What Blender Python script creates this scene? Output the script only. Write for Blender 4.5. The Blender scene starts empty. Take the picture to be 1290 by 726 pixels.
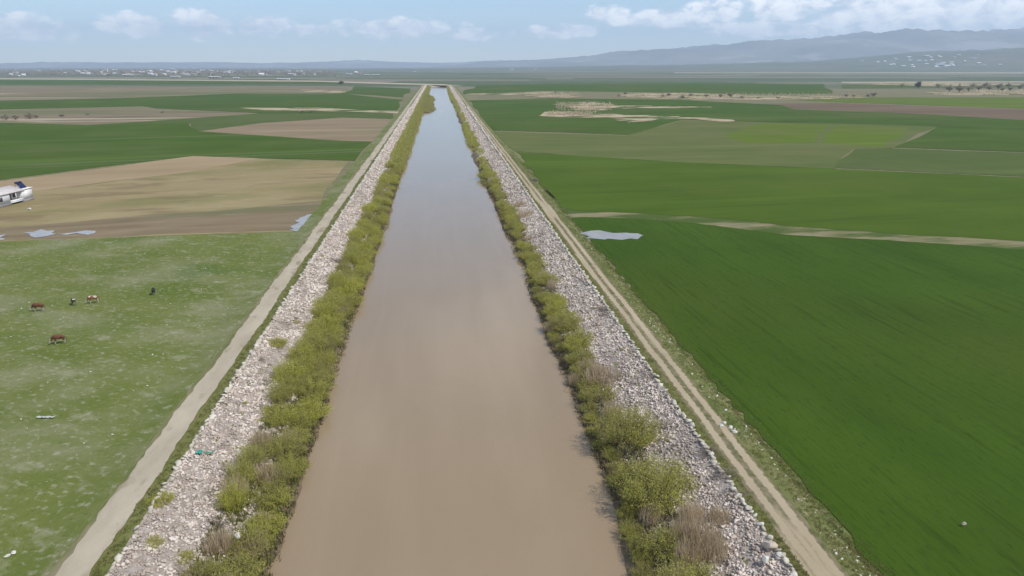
import bpy, bmesh, math, random
import numpy as np
from mathutils import Vector, Matrix, Euler
R = math.radians
SC = bpy.context.scene
COL = SC.collection
random.seed(7)
rng = np.random.default_rng(11)

# ------------------------------------------------------------------ camera
# world: +Y runs along the canal, +X to its right, z = 0 is the canal water, fields lie at z = 3
FPX, CAMZ = 871.0, 43.0                       # focal length in pixels of the 1290 px wide photograph
PITCH = math.atan(280 / FPX)
YAW = math.atan(94 / FPX * math.cos(PITCH))
cam_d = bpy.data.cameras.new('camera')
cam_d.sensor_width = 36.0
cam_d.lens = 36.0 * FPX / 1290.0
cam_d.clip_start, cam_d.clip_end = 0.5, 90000.0
cam = bpy.data.objects.new('camera', cam_d)
cam.location = (0, 0, CAMZ)
cam.rotation_euler = (math.pi / 2 - PITCH, 0, -YAW)
COL.objects.link(cam)
SC.camera = cam


def ray(px, py):
    dx, dy = (px - 645) / FPX, -(py - 363) / FPX
    cy, sy, cp, sp = math.cos(YAW), math.sin(YAW), math.cos(PITCH), math.sin(PITCH)
    return (cy * dx + sy * sp * dy + sy * cp, -sy * dx + cy * sp * dy + cy * cp, cp * dy - sp)


def at(px, py, z=3.0):
    """the place on the level z that lies in this direction of the surveyed photograph"""
    d = ray(px, py)
    t = (z - CAMZ) / d[2]
    return (d[0] * t, d[1] * t)


# ------------------------------------------------------------------ sun, sky, exposure
SUN_EL, SUN_AZ = R(52), R(120)                # azimuth from +Y towards +X: from the right, behind the camera
sun_d = bpy.data.lights.new('sun', 'SUN')
sun_d.energy = 3.5
sun_d.angle = R(0.53)
sun_d.color = (1.0, 0.945, 0.86)
sun = bpy.data.objects.new('sun', sun_d)
sdir = Vector((math.sin(SUN_AZ) * math.cos(SUN_EL), math.cos(SUN_AZ) * math.cos(SUN_EL), math.sin(SUN_EL)))
sun.rotation_euler = sdir.to_track_quat('Z', 'Y').to_euler()
COL.objects.link(sun)
SC.view_settings.view_transform = 'Standard'
SC.view_settings.look = 'None'
SC.view_settings.exposure = 0.20
SC.view_settings.gamma = 1.0
SC.view_settings.use_curve_mapping = False
SC.cycles.max_bounces = 6
SC.cycles.transparent_max_bounces = 12
SC.cycles.volume_bounces = 1
SC.cycles.use_denoising = True


class NT:
    """small helper that writes node trees"""
    def __init__(s, tree):
        s.t = tree
        s.n = tree.nodes
        s.l = tree.links

    def new(s, kind, **kw):
        n = s.n.new(kind)
        for k, v in kw.items():
            setattr(n, k, v)
        return n

    def put(s, sock, v):
        if hasattr(v, 'links') or isinstance(v, bpy.types.NodeSocket):
            s.l.new(v, sock)
        else:
            if isinstance(v, (tuple, list)) and len(v) == 3 and sock.type == 'RGBA':
                v = (*v, 1.0)
            sock.default_value = v

    def math(s, op, a, b=0.0, c=None, clamp=False):
        n = s.new('ShaderNodeMath', operation=op)
        n.use_clamp = clamp
        s.put(n.inputs[0], a)
        s.put(n.inputs[1], b)
        if c is not None:
            s.put(n.inputs[2], c)
        return n.outputs[0]

    def step(s, v, lo, hi):
        n = s.new('ShaderNodeMapRange', interpolation_type='SMOOTHSTEP')
        s.put(n.inputs[0], v)
        s.put(n.inputs[1], lo)
        s.put(n.inputs[2], hi)
        n.inputs[3].default_value, n.inputs[4].default_value = 0.0, 1.0
        return n.outputs[0]

    def mix(s, f, a, b):
        n = s.new('ShaderNodeMix', data_type='RGBA')
        s.put(n.inputs[0], f)
        s.put(n.inputs[6], a)
        s.put(n.inputs[7], b)
        return n.outputs[2]

    def mapping(s, vec, scale=(1, 1, 1), rot=0.0, loc=(0, 0, 0)):
        # turn first (rot is about z), then stretch
        a = s.new('ShaderNodeMapping')
        s.put(a.inputs[0], vec)
        a.inputs['Rotation'].default_value = (0, 0, rot)
        a.inputs['Location'].default_value = loc
        b = s.new('ShaderNodeMapping')
        s.l.new(a.outputs[0], b.inputs[0])
        b.inputs['Scale'].default_value = scale
        return b.outputs[0]

    def noise(s, vec, scale=1.0, detail=4.0, rough=0.55, distort=0.0):
        n = s.new('ShaderNodeTexNoise')
        s.put(n.inputs['Vector'], vec)
        n.inputs['Scale'].default_value = scale
        n.inputs['Detail'].default_value = detail
        n.inputs['Roughness'].default_value = rough
        n.inputs['Distortion'].default_value = distort
        return n.outputs['Fac']

    def ramp(s, f, stops, interp='LINEAR'):
        n = s.new('ShaderNodeValToRGB')
        s.put(n.inputs[0], f)
        cr = n.color_ramp
        cr.interpolation = interp
        while len(cr.elements) < len(stops):
            cr.elements.new(0.5)
        for e, (p, c) in zip(cr.elements, stops):
            e.position = p
            e.color = (*c, 1)
        return n.outputs[0]


world = bpy.data.worlds.new('World')
SC.world = world
world.use_nodes = True
W = NT(world.node_tree)
W.n.clear()
wout = W.new('ShaderNodeOutputWorld')
sky = W.new('ShaderNodeTexSky', sky_type='NISHITA')
sky.sun_disc = False
sky.sun_elevation = SUN_EL
sky.sun_rotation = SUN_AZ
sky.altitude = 900
sky.air_density, sky.dust_density, sky.ozone_density = 1.0, 0.15, 3.2
bg = W.new('ShaderNodeBackground')
W.l.new(sky.outputs[0], bg.inputs[0])
bg.inputs[1].default_value = 0.135
# cumulus: directions (azimuth, elevation) of the banks of cloud, broken up by noise
tc = W.new('ShaderNodeTexCoord').outputs['Generated']
sep = W.new('ShaderNodeSeparateXYZ')
W.l.new(tc, sep.inputs[0])
az = W.math('ARCTAN2', sep.outputs[0], sep.outputs[1])
el = W.math('ARCSINE', sep.outputs[2])
comb = W.new('ShaderNodeCombineXYZ')
W.l.new(az, comb.inputs[0])
W.l.new(W.math('MULTIPLY', el, 1.7), comb.inputs[1])
n_f = W.noise(comb.outputs[0], 34.0, 7.0, 0.62, 0.25)
n_c = W.noise(comb.outputs[0], 9.0, 3.0, 0.5)
CLOUDS = [(28, 36, 44, 14), (172, 32, 40, 13), (255, 30, 34, 16), (335, 32, 34, 12), (395, 38, 26, 8), (505, 36, 75, 12),
          (592, 44, 30, 8), (765, 20, 30, 12), (838, 24, 48, 12), (700, 40, 50, 9), (905, 14, 34, 18), (985, 10, 40, 20),
          (1090, 18, 80, 24), (1210, 14, 110, 26), (960, 36, 90, 10), (1200, 40, 160, 12), (1400, 10, 150, 34), (-120, 30, 90, 16)]
env = None
for px, py, rx, ry in CLOUDS:
    d = Vector(ray(px, py)).normalized()
    a0, e0 = math.atan2(d.x, d.y), math.asin(d.z)
    u = W.math('MULTIPLY', W.math('SUBTRACT', az, a0), FPX / rx)
    v = W.math('MULTIPLY', W.math('SUBTRACT', el, e0), FPX / ry)
    q = W.math('SUBTRACT', 1.0, W.math('ADD', W.math('MULTIPLY', u, u), W.math('MULTIPLY', v, v)))
    env = q if env is None else W.math('MAXIMUM', env, q)
env = W.math('MAXIMUM', env, -1.0)
# the rest of the sky carries the same scattered cumulus
low = W.noise(tc, 3.2, 5.0, 0.55)
gen = W.math('MULTIPLY', W.math('SUBTRACT', low, 0.54), 7.0)
offa = W.step(W.math('ABSOLUTE', W.math('SUBTRACT', az, YAW)), 0.72, 0.95)
offe = W.step(el, 0.10, 0.19)
gen = W.math('SUBTRACT', gen, W.math('MULTIPLY', W.math('SUBTRACT', 1.0, W.math('MAXIMUM', offa, offe)), 6.0))
env = W.math('MAXIMUM', env, gen)
body = W.math('ADD', env, W.math('MULTIPLY', W.math('SUBTRACT', n_f, 0.52), 4.2))
cover = W.math('MULTIPLY', W.step(body, -0.30, 0.75), W.step(el, -0.005, 0.03))
lit = W.step(W.math('ADD', W.math('MULTIPLY', n_f, 0.8), W.math('MULTIPLY', n_c, 0.35)), 0.40, 0.72)
ccol = W.mix(lit, (0.72, 0.77, 0.88), (1.55, 1.50, 1.46))
bgc = W.new('ShaderNodeBackground')
W.l.new(ccol, bgc.inputs[0])
bgc.inputs[1].default_value = 1.0
mx = W.new('ShaderNodeMixShader')
W.l.new(W.math('MULTIPLY', cover, 0.9), mx.inputs[0])
W.l.new(bg.outputs[0], mx.inputs[1])
W.l.new(bgc.outputs[0], mx.inputs[2])
W.l.new(mx.outputs[0], wout.inputs[0])


# ------------------------------------------------------------------ object helpers
def tag(o, label=None, cat=None, group=None, kind=None):
    if label: o['label'] = label
    if cat: o['category'] = cat
    if group: o['group'] = group
    if kind: o['kind'] = kind
    return o


def link(name, mesh, parent=None):
    o = bpy.data.objects.new(name, mesh)
    COL.objects.link(o)
    if parent:
        o.parent = parent
    return o


def empty(name, loc, rz=0.0, scale=None):
    o = bpy.data.objects.new(name, None)
    COL.objects.link(o)
    o.location = loc
    o.rotation_euler = (0, 0, rz)
    o.empty_display_size = 0.3
    if scale:
        o.scale = scale
    return o


def mesh_np(name, verts, faces, mats, smooth=False, mi=None):
    """mesh from numpy arrays; faces is an (n, k) array"""
    me = bpy.data.meshes.new(name)
    verts = np.asarray(verts, dtype=np.float32)
    faces = np.asarray(faces, dtype=np.int32)
    k = faces.shape[1]
    me.vertices.add(len(verts))
    me.vertices.foreach_set('co', verts.ravel())
    me.loops.add(faces.size)
    me.loops.foreach_set('vertex_index', faces.ravel())
    me.polygons.add(len(faces))
    me.polygons.foreach_set('loop_start', np.arange(0, faces.size, k, dtype=np.int32))
    me.polygons.foreach_set('loop_total', np.full(len(faces), k, dtype=np.int32))
    if mi is not None:
        me.polygons.foreach_set('material_index', np.asarray(mi, dtype=np.int32))
    me.update(calc_edges=True)
    me.validate()
    if smooth:
        me.polygons.foreach_set('use_smooth', np.ones(len(me.polygons), dtype=bool))
    for m in (mats if isinstance(mats, (list, tuple)) else [mats]):
        me.materials.append(m)
    return me


def join_np(parts):
    vs, fs, n = [], [], 0
    for v, f in parts:
        vs.append(v)
        fs.append(f + n)
        n += len(v)
    return np.concatenate(vs), np.concatenate(fs)


# ------------------------------------------------------------------ materials
def surf(name, stops, scale=0.3, stretch=(1, 1, 1), rot=0.0, detail=6.0, layers=(), bump=(), rough=0.9, spec=0.06, obj=False, dist=0.0):
    """stops: colour ramp over the main noise; layers: (colour, scale, lo, hi, stretch, rot, strength); bump: (scale, strength, depth, stretch, rot)"""
    m = bpy.data.materials.new(name)
    m.use_nodes = True
    T = NT(m.node_tree)
    b = T.n['Principled BSDF']
    P = T.new('ShaderNodeTexCoord').outputs['Object'] if obj else T.new('ShaderNodeNewGeometry').outputs['Position']
    col = T.ramp(T.noise(T.mapping(P, stretch, rot), scale, detail, 0.6, dist), stops)
    for i, (c, sc, lo, hi, st, ro, k) in enumerate(layers):
        f = T.step(T.noise(T.mapping(P, st, ro, (17.3 * i + 5, 9.1 * i, 0)), sc, 5.0, 0.6), lo, hi)
        col = T.mix(T.math('MULTIPLY', f, k), col, c)
    T.put(b.inputs['Base Color'], col)
    b.inputs['Roughness'].default_value = rough
    b.inputs['Specular IOR Level'].default_value = spec
    nrm = None
    for sc, k, dp, st, ro in bump:
        bn = T.new('ShaderNodeBump')
        bn.inputs['Strength'].default_value = k
        bn.inputs['Distance'].default_value = dp
        T.put(bn.inputs['Height'], T.noise(T.mapping(P, st, ro), sc, 4.0, 0.6))
        if nrm:
            T.put(bn.inputs['Normal'], nrm)
        nrm = bn.outputs[0]
    if nrm:
        T.put(b.inputs['Normal'], nrm)
    return m


def plain(name, col, rough=0.7, var=0.12, scale=2.0, metal=0.0):
    d = tuple(c * (1 - var) for c in col)
    e = tuple(min(1, c * (1 + var)) for c in col)
    m = surf(name, [(0.3, d), (0.7, e)], scale, rough=rough, obj=True)
    m.node_tree.nodes['Principled BSDF'].inputs['Metallic'].default_value = metal
    return m


I3 = (1, 1, 1)
ROW = (1.0, 0.05, 1.0)                        # stretched along the canal: drill rows


def crop(name, a, b, tired=None, k=0.5, row=0.35, rowscale=1.1, rot=0.0, patch=0.012, extra=()):
    lay = [(tuple(c * 0.62 for c in a), rowscale, 0.52, 0.72, ROW, rot, row)]
    if tired:
        lay.insert(0, (tired, patch, 0.45, 0.72, I3, rot, k))
    lay.append((tuple(min(1, c * 1.5 + 0.012) for c in b), 0.03, 0.54, 0.74, (1, 0.07, 1), rot, 0.40))
    lay.append((tuple(c * 0.72 for c in a), 0.016, 0.54, 0.74, (1, 0.25, 1), rot, 0.40))
    lay += list(extra)
    return surf(name, [(0.3, a), (0.7, b)], 0.05, (1, 0.5, 1), rot, layers=lay,
                bump=[(1.3, 0.5, 0.25, ROW, rot), (4.0, 0.5, 0.10, I3, 0)], spec=0.05)


M = {}
M['wheat'] = crop('young_wheat', (0.038, 0.075, 0.007), (0.053, 0.098, 0.010), (0.068, 0.080, 0.013), 0.75, 0.65, 1.0, R(-3), 0.010,
                  [((0.018, 0.040, 0.007), 2.9, 0.54, 0.68, (1, 0.20, 1), R(-3), 0.55), ((0.080, 0.105, 0.030), 0.5, 0.60, 0.76, (1, 0.012, 1), R(-3), 0.25), ((0.022, 0.048, 0.005), 0.55, 0.60, 0.72, (1, 0.010, 1), R(-3), 0.3)])
M['wheat_mid'] = crop('tall_wheat', (0.054, 0.094, 0.008), (0.072, 0.116, 0.012), (0.086, 0.112, 0.018), 0.6, 0.35, 0.25, R(84), 0.02)
M['dark_crop'] = crop('dark_crop', (0.048, 0.086, 0.011), (0.066, 0.108, 0.017), (0.098, 0.112, 0.032), 0.7, 0.3, 0.12, R(86), 0.008)
M['pale_crop'] = crop('pale_crop', (0.100, 0.122, 0.036), (0.128, 0.138, 0.048), (0.078, 0.115, 0.024), 0.6, 0.25, 0.10, R(88), 0.010)
M['bright_crop'] = crop('bright_crop', (0.086, 0.132, 0.014), (0.116, 0.152, 0.020), (0.125, 0.130, 0.045), 0.6, 0.2, 0.10, R(88), 0.010)
M['mid_crop'] = crop('mid_crop', (0.064, 0.098, 0.022), (0.088, 0.114, 0.030), (0.108, 0.124, 0.046), 0.6, 0.25, 0.10, R(88), 0.010)
M['left_crop'] = crop('left_crop', (0.046, 0.086, 0.008), (0.066, 0.106, 0.013), (0.100, 0.122, 0.038), 0.55, 0.35, 0.16, R(78), 0.012,
                      [((0.125, 0.150, 0.070), 0.10, 0.55, 0.64, (1, 0.012, 1), R(76), 0.65)])
M['plough'] = surf('ploughed_tan', [(0.3, (0.275, 0.205, 0.120)), (0.7, (0.355, 0.270, 0.165))], 0.05, (1, 0.3, 1), R(72),
                   layers=[((0.19, 0.145, 0.095), 0.25, 0.56, 0.75, (1, 0.04, 1), R(72), 0.5)], bump=[(0.8, 0.5, 0.3, ROW, R(72))])
M['plough_pink'] = surf('ploughed_pink', [(0.3, (0.205, 0.155, 0.095)), (0.7, (0.285, 0.215, 0.140))], 0.03, (1, 0.2, 1), R(84),
                        layers=[((0.13, 0.135, 0.055), 0.03, 0.48, 0.62, (1, 0.2, 1), R(84), 0.65), ((0.36, 0.29, 0.19), 0.05, 0.56, 0.66, (1, 0.08, 1), R(84), 0.6)])
M['plough_purple'] = surf('ploughed_purple', [(0.3, (0.120, 0.088, 0.055)), (0.7, (0.180, 0.130, 0.085))], 0.02, (1, 0.2, 1), R(86),
                          layers=[((0.12, 0.13, 0.06), 0.03, 0.58, 0.72, (1, 0.15, 1), R(86), 0.6)])
M['olive'] = surf('olive_fallow', [(0.3, (0.225, 0.180, 0.085)), (0.7, (0.310, 0.250, 0.135))], 0.05, (1, 0.35, 1), R(80), dist=0.6,
                  layers=[((0.145, 0.155, 0.050), 0.030, 0.46, 0.66, (1, 0.55, 1), R(80), 0.6), ((0.17, 0.125, 0.070), 0.11, 0.50, 0.66, (1, 0.35, 1), R(82), 0.6), ((0.38, 0.31, 0.20), 0.3, 0.6, 0.7, (1, 0.3, 1), R(82), 0.5)],
                  bump=[(0.6, 0.5, 0.2, I3, 0)])
M['mud'] = surf('wet_mud', [(0.3, (0.150, 0.112, 0.062)), (0.7, (0.245, 0.190, 0.115))], 0.12, (1, 0.25, 1), R(82), dist=0.8,
                layers=[((0.34, 0.285, 0.205), 0.16, 0.56, 0.68, (1, 0.14, 1), R(82), 0.8), ((0.130, 0.140, 0.060), 0.05, 0.56, 0.70, (1, 0.2, 1), R(80), 0.7)],
                bump=[(0.8, 0.5, 0.2, I3, 0)], rough=0.75)
M['grey_fallow'] = surf('grey_fallow', [(0.3, (0.165, 0.130, 0.080)), (0.7, (0.255, 0.205, 0.135))], 0.010, (1, 0.25, 1), R(86),
                        layers=[((0.10, 0.125, 0.045), 0.010, 0.48, 0.60, (1, 0.2, 1), R(86), 0.7), ((0.40, 0.34, 0.24), 0.02, 0.60, 0.66, (1, 0.12, 1), R(86), 0.8), ((0.10, 0.085, 0.055), 0.03, 0.54, 0.66, (1, 0.1, 1), R(86), 0.6)])
M['tan_strip'] = surf('tan_strip', [(0.3, (0.34, 0.27, 0.175)), (0.7, (0.46, 0.37, 0.25))], 0.05,
                      layers=[((0.16, 0.135, 0.07), 0.03, 0.50, 0.62, I3, 0, 0.7), ((0.06, 0.095, 0.020), 0.022, 0.52, 0.57, (1, 1.8, 1), 0, 0.95)])
M['path_margin'] = surf('path_margin', [(0.3, (0.150, 0.145, 0.065)), (0.7, (0.270, 0.230, 0.140))], 0.18, (1, 0.3, 1), R(86), dist=0.5,
                        layers=[((0.052, 0.090, 0.014), 0.10, 0.40, 0.56, (1, 0.3, 1), R(86), 0.9), ((0.34, 0.295, 0.21), 0.14, 0.58, 0.68, (1, 0.16, 1), R(86), 0.7)],
                        bump=[(1.0, 0.5, 0.15, I3, 0)])
M['pasture'] = surf('pasture', [(0.25, (0.092, 0.128, 0.022)), (0.5, (0.125, 0.150, 0.036)), (0.75, (0.150, 0.170, 0.050))], 0.07, dist=0.4,
                    layers=[((0.25, 0.24, 0.150), 0.075, 0.45, 0.68, (0.6, 1, 1), R(20), 0.55), ((0.065, 0.115, 0.020), 0.045, 0.55, 0.72, (0.6, 1, 1), 0, 0.65),
                            ((0.33, 0.31, 0.22), 0.38, 0.54, 0.72, (0.6, 1, 1), R(30), 0.45), ((0.36, 0.34, 0.25), 1.3, 0.53, 0.70, (0.7, 1, 1), R(30), 0.55), ((0.24, 0.20, 0.125), 0.06, 0.62, 0.74, (1, 0.3, 1), R(10), 0.6),
                            ((0.06, 0.09, 0.02), 1.6, 0.58, 0.72, I3, 0, 0.5), ((0.55, 0.54, 0.47), 2.4, 0.715, 0.76, I3, 0, 0.8)],
                    bump=[(1.2, 0.5, 0.25, I3, 0), (5.0, 0.5, 0.1, I3, 0)])
M['verge'] = surf('verge_grass', [(0.3, (0.120, 0.130, 0.036)), (0.7, (0.175, 0.170, 0.065))], 0.5,
                  layers=[((0.22, 0.185, 0.11), 0.25, 0.54, 0.68, (1, 0.3, 1), 0, 0.7), ((0.05, 0.085, 0.018), 0.5, 0.55, 0.7, I3, 0, 0.6)],
                  bump=[(2.5, 0.6, 0.2, I3, 0)])
M['weedy'] = surf('weedy_verge', [(0.3, (0.115, 0.138, 0.036)), (0.7, (0.195, 0.185, 0.085))], 0.45,
                  layers=[((0.075, 0.110, 0.025), 0.30, 0.48, 0.62, (1, 0.35, 1), 0, 0.75), ((0.33, 0.285, 0.19), 0.9, 0.58, 0.72, I3, 0, 0.6)],
                  bump=[(2.0, 0.7, 0.25, I3, 0)])
M['road_margin'] = surf('road_margin', [(0.3, (0.115, 0.130, 0.045)), (0.7, (0.185, 0.175, 0.085))], 0.4, (1, 0.4, 1),
                        layers=[((0.25, 0.21, 0.135), 0.22, 0.46, 0.62, (1, 0.25, 1), 0, 0.8), ((0.085, 0.125, 0.028), 0.35, 0.55, 0.68, (1, 0.4, 1), 0, 0.7)], bump=[(2.5, 0.5, 0.15, I3, 0)])
M['gravel_road'] = surf('gravel_road', [(0.3, (0.340, 0.295, 0.215)), (0.7, (0.440, 0.385, 0.290))], 0.35, (1, 0.4, 1),
                        layers=[((0.225, 0.185, 0.120), 0.30, 0.54, 0.66, (1, 0.40, 1), 0, 0.8), ((0.45, 0.42, 0.36), 0.5, 0.62, 0.75, (1, 0.1, 1), 0, 0.4),
                                ((0.16, 0.135, 0.095), 0.9, 0.68, 0.74, I3, 0, 0.6)],
                        bump=[(3.0, 0.4, 0.05, I3, 0)])
M['bed'] = surf('bank_earth', [(0.3, (0.26, 0.22, 0.185)), (0.7, (0.42, 0.37, 0.325))], 1.5, layers=[((0.10, 0.11, 0.05), 0.25, 0.57, 0.7, I3, 0, 0.6)], bump=[(2.5, 0.8, 0.3, I3, 0)])
M['dirt'] = surf('dirt', [(0.3, (0.36, 0.30, 0.21)), (0.7, (0.47, 0.40, 0.29))], 0.05)


T = NT(M['bed'].node_tree)
_b = T.n['Principled BSDF']
_s = T.new('ShaderNodeSeparateXYZ')
_p = T.new('ShaderNodeNewGeometry').outputs['Position']
T.l.new(_p, _s.inputs[0])
_z = T.math('ADD', _s.outputs[2], T.math('MULTIPLY', T.noise(_p, 0.7, 4), 0.8))
T.put(_b.inputs['Base Color'], T.mix(T.step(_z, 0.75, 1.7), (0.150, 0.115, 0.075), _b.inputs['Base Color'].links[0].from_socket))


def track_mat():
    m = surf('rutted_dirt', [(0.3, (0.330, 0.270, 0.175)), (0.7, (0.420, 0.350, 0.240))], 0.4, (1, 0.15, 1),
             layers=[((0.22, 0.175, 0.115), 0.35, 0.60, 0.74, (1, 0.2, 1), 0, 0.6)], bump=[(2.0, 0.5, 0.08, (1, 0.3, 1), 0)])
    T = NT(m.node_tree)
    b = T.n['Principled BSDF']
    old = b.inputs['Base Color'].links[0].from_socket
    P = T.new('ShaderNodeNewGeometry').outputs['Position']
    s = T.new('ShaderNodeSeparateXYZ')
    T.l.new(P, s.inputs[0])
    wob = T.math('MULTIPLY', T.math('SUBTRACT', T.noise(T.mapping(P, (0.25, 0.06, 1)), 1.0, 3), 0.5), 0.7)
    wob2 = T.math('MULTIPLY', T.math('SUBTRACT', T.noise(P, 1.6, 3), 0.5), 0.7)
    x = T.math('ADD', T.math('ADD', s.outputs[0], wob), wob2)
    d = T.math('ABSOLUTE', T.math('SUBTRACT', T.math('ABSOLUTE', T.math('SUBTRACT', x, 30.45)), 0.78))   # distance to the middle of the nearer rut
    off = T.step(d, 0.30, 0.52)
    keep = T.step(T.noise(T.mapping(P, (0.3, 0.03, 1)), 1.0, 3), 0.36, 0.46)
    g = T.ramp(T.noise(P, 1.2, 4), [(0.35, (0.105, 0.110, 0.045)), (0.65, (0.225, 0.185, 0.115))])
    T.put(b.inputs['Base Color'], T.mix(T.math('MULTIPLY', off, keep), old, g))
    return m


M['track'] = track_mat()


def rock_mat(name, base, spread):
    m = bpy.data.materials.new(name)
    m.use_nodes = True
    T = NT(m.node_tree)
    b = T.n['Principled BSDF']
    P = T.new('ShaderNodeNewGeometry').outputs['Position']
    v = T.new('ShaderNodeTexVoronoi')
    T.l.new(P, v.inputs['Vector'])
    v.inputs['Scale'].default_value = 1.7
    s = T.new('ShaderNodeSeparateColor')
    T.l.new(v.outputs['Color'], s.inputs[0])
    c = T.ramp(s.outputs[0], base)
    big = T.step(T.noise(P, 0.12, 4), 0.48, 0.68)
    c = T.mix(T.math('MULTIPLY', big, spread), c, (0.31, 0.25, 0.20))
    c = T.mix(T.math('MULTIPLY', T.step(T.noise(T.mapping(P, (1, 0.5, 1)), 0.42, 4), 0.54, 0.66), 0.55), c, (0.26, 0.215, 0.165))
    c = T.mix(T.math('MULTIPLY', T.step(T.noise(P, 5.0, 5), 0.52, 0.72), 0.45), c, (0.27, 0.245, 0.21))
    T.put(b.inputs['Base Color'], c)
    b.inputs['Roughness'].default_value = 0.9
    b.inputs['Specular IOR Level'].default_value = 0.2
    bn = T.new('ShaderNodeBump')
    bn.inputs['Strength'].default_value = 0.6
    bn.inputs['Distance'].default_value = 0.06
    T.put(bn.inputs['Height'], T.noise(P, 7.0, 4))
    T.put(b.inputs['Normal'], bn.outputs[0])
    return m


M['rock'] = rock_mat('quarried_rock', [(0.1, (0.38, 0.315, 0.26)), (0.35, (0.55, 0.455, 0.38)), (0.6, (0.63, 0.54, 0.46)), (0.9, (0.73, 0.65, 0.565))], 0.45)
M['edge_rock'] = rock_mat('edge_stone', [(0.1, (0.42, 0.38, 0.30)), (0.5, (0.52, 0.48, 0.38)), (0.9, (0.62, 0.58, 0.50))], 0.3)


def leaf_mat(name, stops, trans=0.3, scale=0.35):
    m = bpy.data.materials.new(name)
    m.use_nodes = True
    T = NT(m.node_tree)
    T.n.clear()
    out = T.new('ShaderNodeOutputMaterial')
    P = T.new('ShaderNodeNewGeometry').outputs['Position']
    info = T.new('ShaderNodeObjectInfo').outputs['Random']
    f = T.math('ADD', T.math('MULTIPLY', T.noise(P, scale, 3), 0.55), T.math('MULTIPLY', info, 0.35))
    f = T.math('ADD', f, T.math('MULTIPLY', T.math('SUBTRACT', T.noise(P, 3.0, 2), 0.5), 0.5))
    c = T.ramp(f, stops)
    d = T.new('ShaderNodeBsdfDiffuse')
    t = T.new('ShaderNodeBsdfTranslucent')
    T.put(d.inputs[0], c)
    T.put(t.inputs[0], c)
    mixs = T.new('ShaderNodeMixShader')
    mixs.inputs[0].default_value = trans
    T.l.new(d.outputs[0], mixs.inputs[1])
    T.l.new(t.outputs[0], mixs.inputs[2])
    T.l.new(mixs.outputs[0], out.inputs[0])
    return m


M['willow'] = leaf_mat('willow_leaf', [(0.12, (0.390, 0.340, 0.140)), (0.40, (0.470, 0.460, 0.130)), (0.62, (0.550, 0.540, 0.115)), (0.85, (0.660, 0.620, 0.100))], 0.52)
M['twig'] = leaf_mat('willow_twig', [(0.2, (0.20, 0.165, 0.095)), (0.7, (0.30, 0.25, 0.155))], 0.15)
M['dead'] = leaf_mat('bare_twig', [(0.2, (0.20, 0.165, 0.14)), (0.7, (0.29, 0.245, 0.21))], 0.1)
M['reed'] = leaf_mat('dry_reed', [(0.2, (0.50, 0.40, 0.255)), (0.5, (0.60, 0.49, 0.33)), (0.8, (0.68, 0.57, 0.40))], 0.5)
M['grass'] = leaf_mat('grass_blade', [(0.2, (0.170, 0.190, 0.050)), (0.55, (0.240, 0.240, 0.080)), (0.8, (0.36, 0.31, 0.16))], 0.5)
M['bark'] = plain('bark', (0.15, 0.125, 0.10), 0.95)
M['bare_crown'] = leaf_mat('bare_crown', [(0.2, (0.30, 0.25, 0.19)), (0.5, (0.38, 0.33, 0.25)), (0.8, (0.40, 0.38, 0.23))], 0.4, 0.05)
M['dark_crown'] = leaf_mat('dark_crown', [(0.2, (0.09, 0.10, 0.055)), (0.8, (0.14, 0.145, 0.08))], 0.2, 0.05)


def land_mat():
    """open plain: a patchwork of strips, small enough at this distance to be left to the material"""
    m = bpy.data.materials.new('plain_land')
    m.use_nodes = True
    T = NT(m.node_tree)
    b = T.n['Principled BSDF']
    P = T.new('ShaderNodeNewGeometry').outputs['Position']
    v = T.new('ShaderNodeTexVoronoi')
    v.distance = 'CHEBYCHEV'
    T.put(v.inputs['Vector'], T.mapping(P, (1 / 650, 1 / 210, 0.0), R(8)))
    v.inputs['Scale'].default_value = 1.0
    s = T.new('ShaderNodeSeparateColor')
    T.l.new(v.outputs['Color'], s.inputs[0])
    far = T.ramp(s.outputs[0], [(0.0, (0.075, 0.105, 0.050)), (0.28, (0.10, 0.125, 0.07)), (0.45, (0.19, 0.175, 0.125)), (0.6, (0.125, 0.14, 0.085)),
                                (0.74, (0.22, 0.19, 0.14)), (0.86, (0.08, 0.105, 0.05))], 'CONSTANT')
    n = T.noise(P, 0.02, 6, 0.65)
    c = T.mix(T.math('MULTIPLY', T.step(n, 0.42, 0.66), 0.5), far, (0.16, 0.15, 0.10))
    near = T.ramp(T.noise(P, 0.4, 6), [(0.3, (0.12, 0.125, 0.05)), (0.7, (0.22, 0.19, 0.115))])
    sp = T.new('ShaderNodeSeparateXYZ')
    T.l.new(P, sp.inputs[0])
    c = T.mix(T.step(sp.outputs[1], 1000.0, 1500.0), near, c)
    T.put(b.inputs['Base Color'], c)
    b.inputs['Roughness'].default_value = 0.95
    b.inputs['Specular IOR Level'].default_value = 0.1
    return m


M['land'] = land_mat()

# ------------------------------------------------------------------ the ground, one sheet with the canal cut into it
PROF = [(-36.2, 3.0), (-32.9, 3.5), (-28.2, 3.5), (-20.5, 1.2), (-16.2, 0.0), (-12.5, -1.4), (13.0, -1.4), (16.9, 0.0), (20.5, 1.2), (27.9, 3.5), (33.2, 3.5), (34.4, 3.0)]
PX, PZ = [p[0] for p in PROF], [p[1] for p in PROF]
Y_END = 1530.0


def chan(y):
    return float(np.clip((Y_END + 45 - y) / 45, 0, 1)) * float(np.clip((y + 2400) / 100, 0, 1))


def shore(y, side):
    """how far the waterline wanders from its mean"""
    if side < 0:
        return 0.55 * math.sin(y * 0.037 + 1.0) + 0.45 * math.sin(y * 0.101) + 0.30 * math.sin(y * 0.29 + 2)
    return 0.90 * math.sin(y * 0.021 + 4.6) + 0.60 * math.sin(y * 0.083 + 1.5) + 0.35 * math.sin(y * 0.23)


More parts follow.
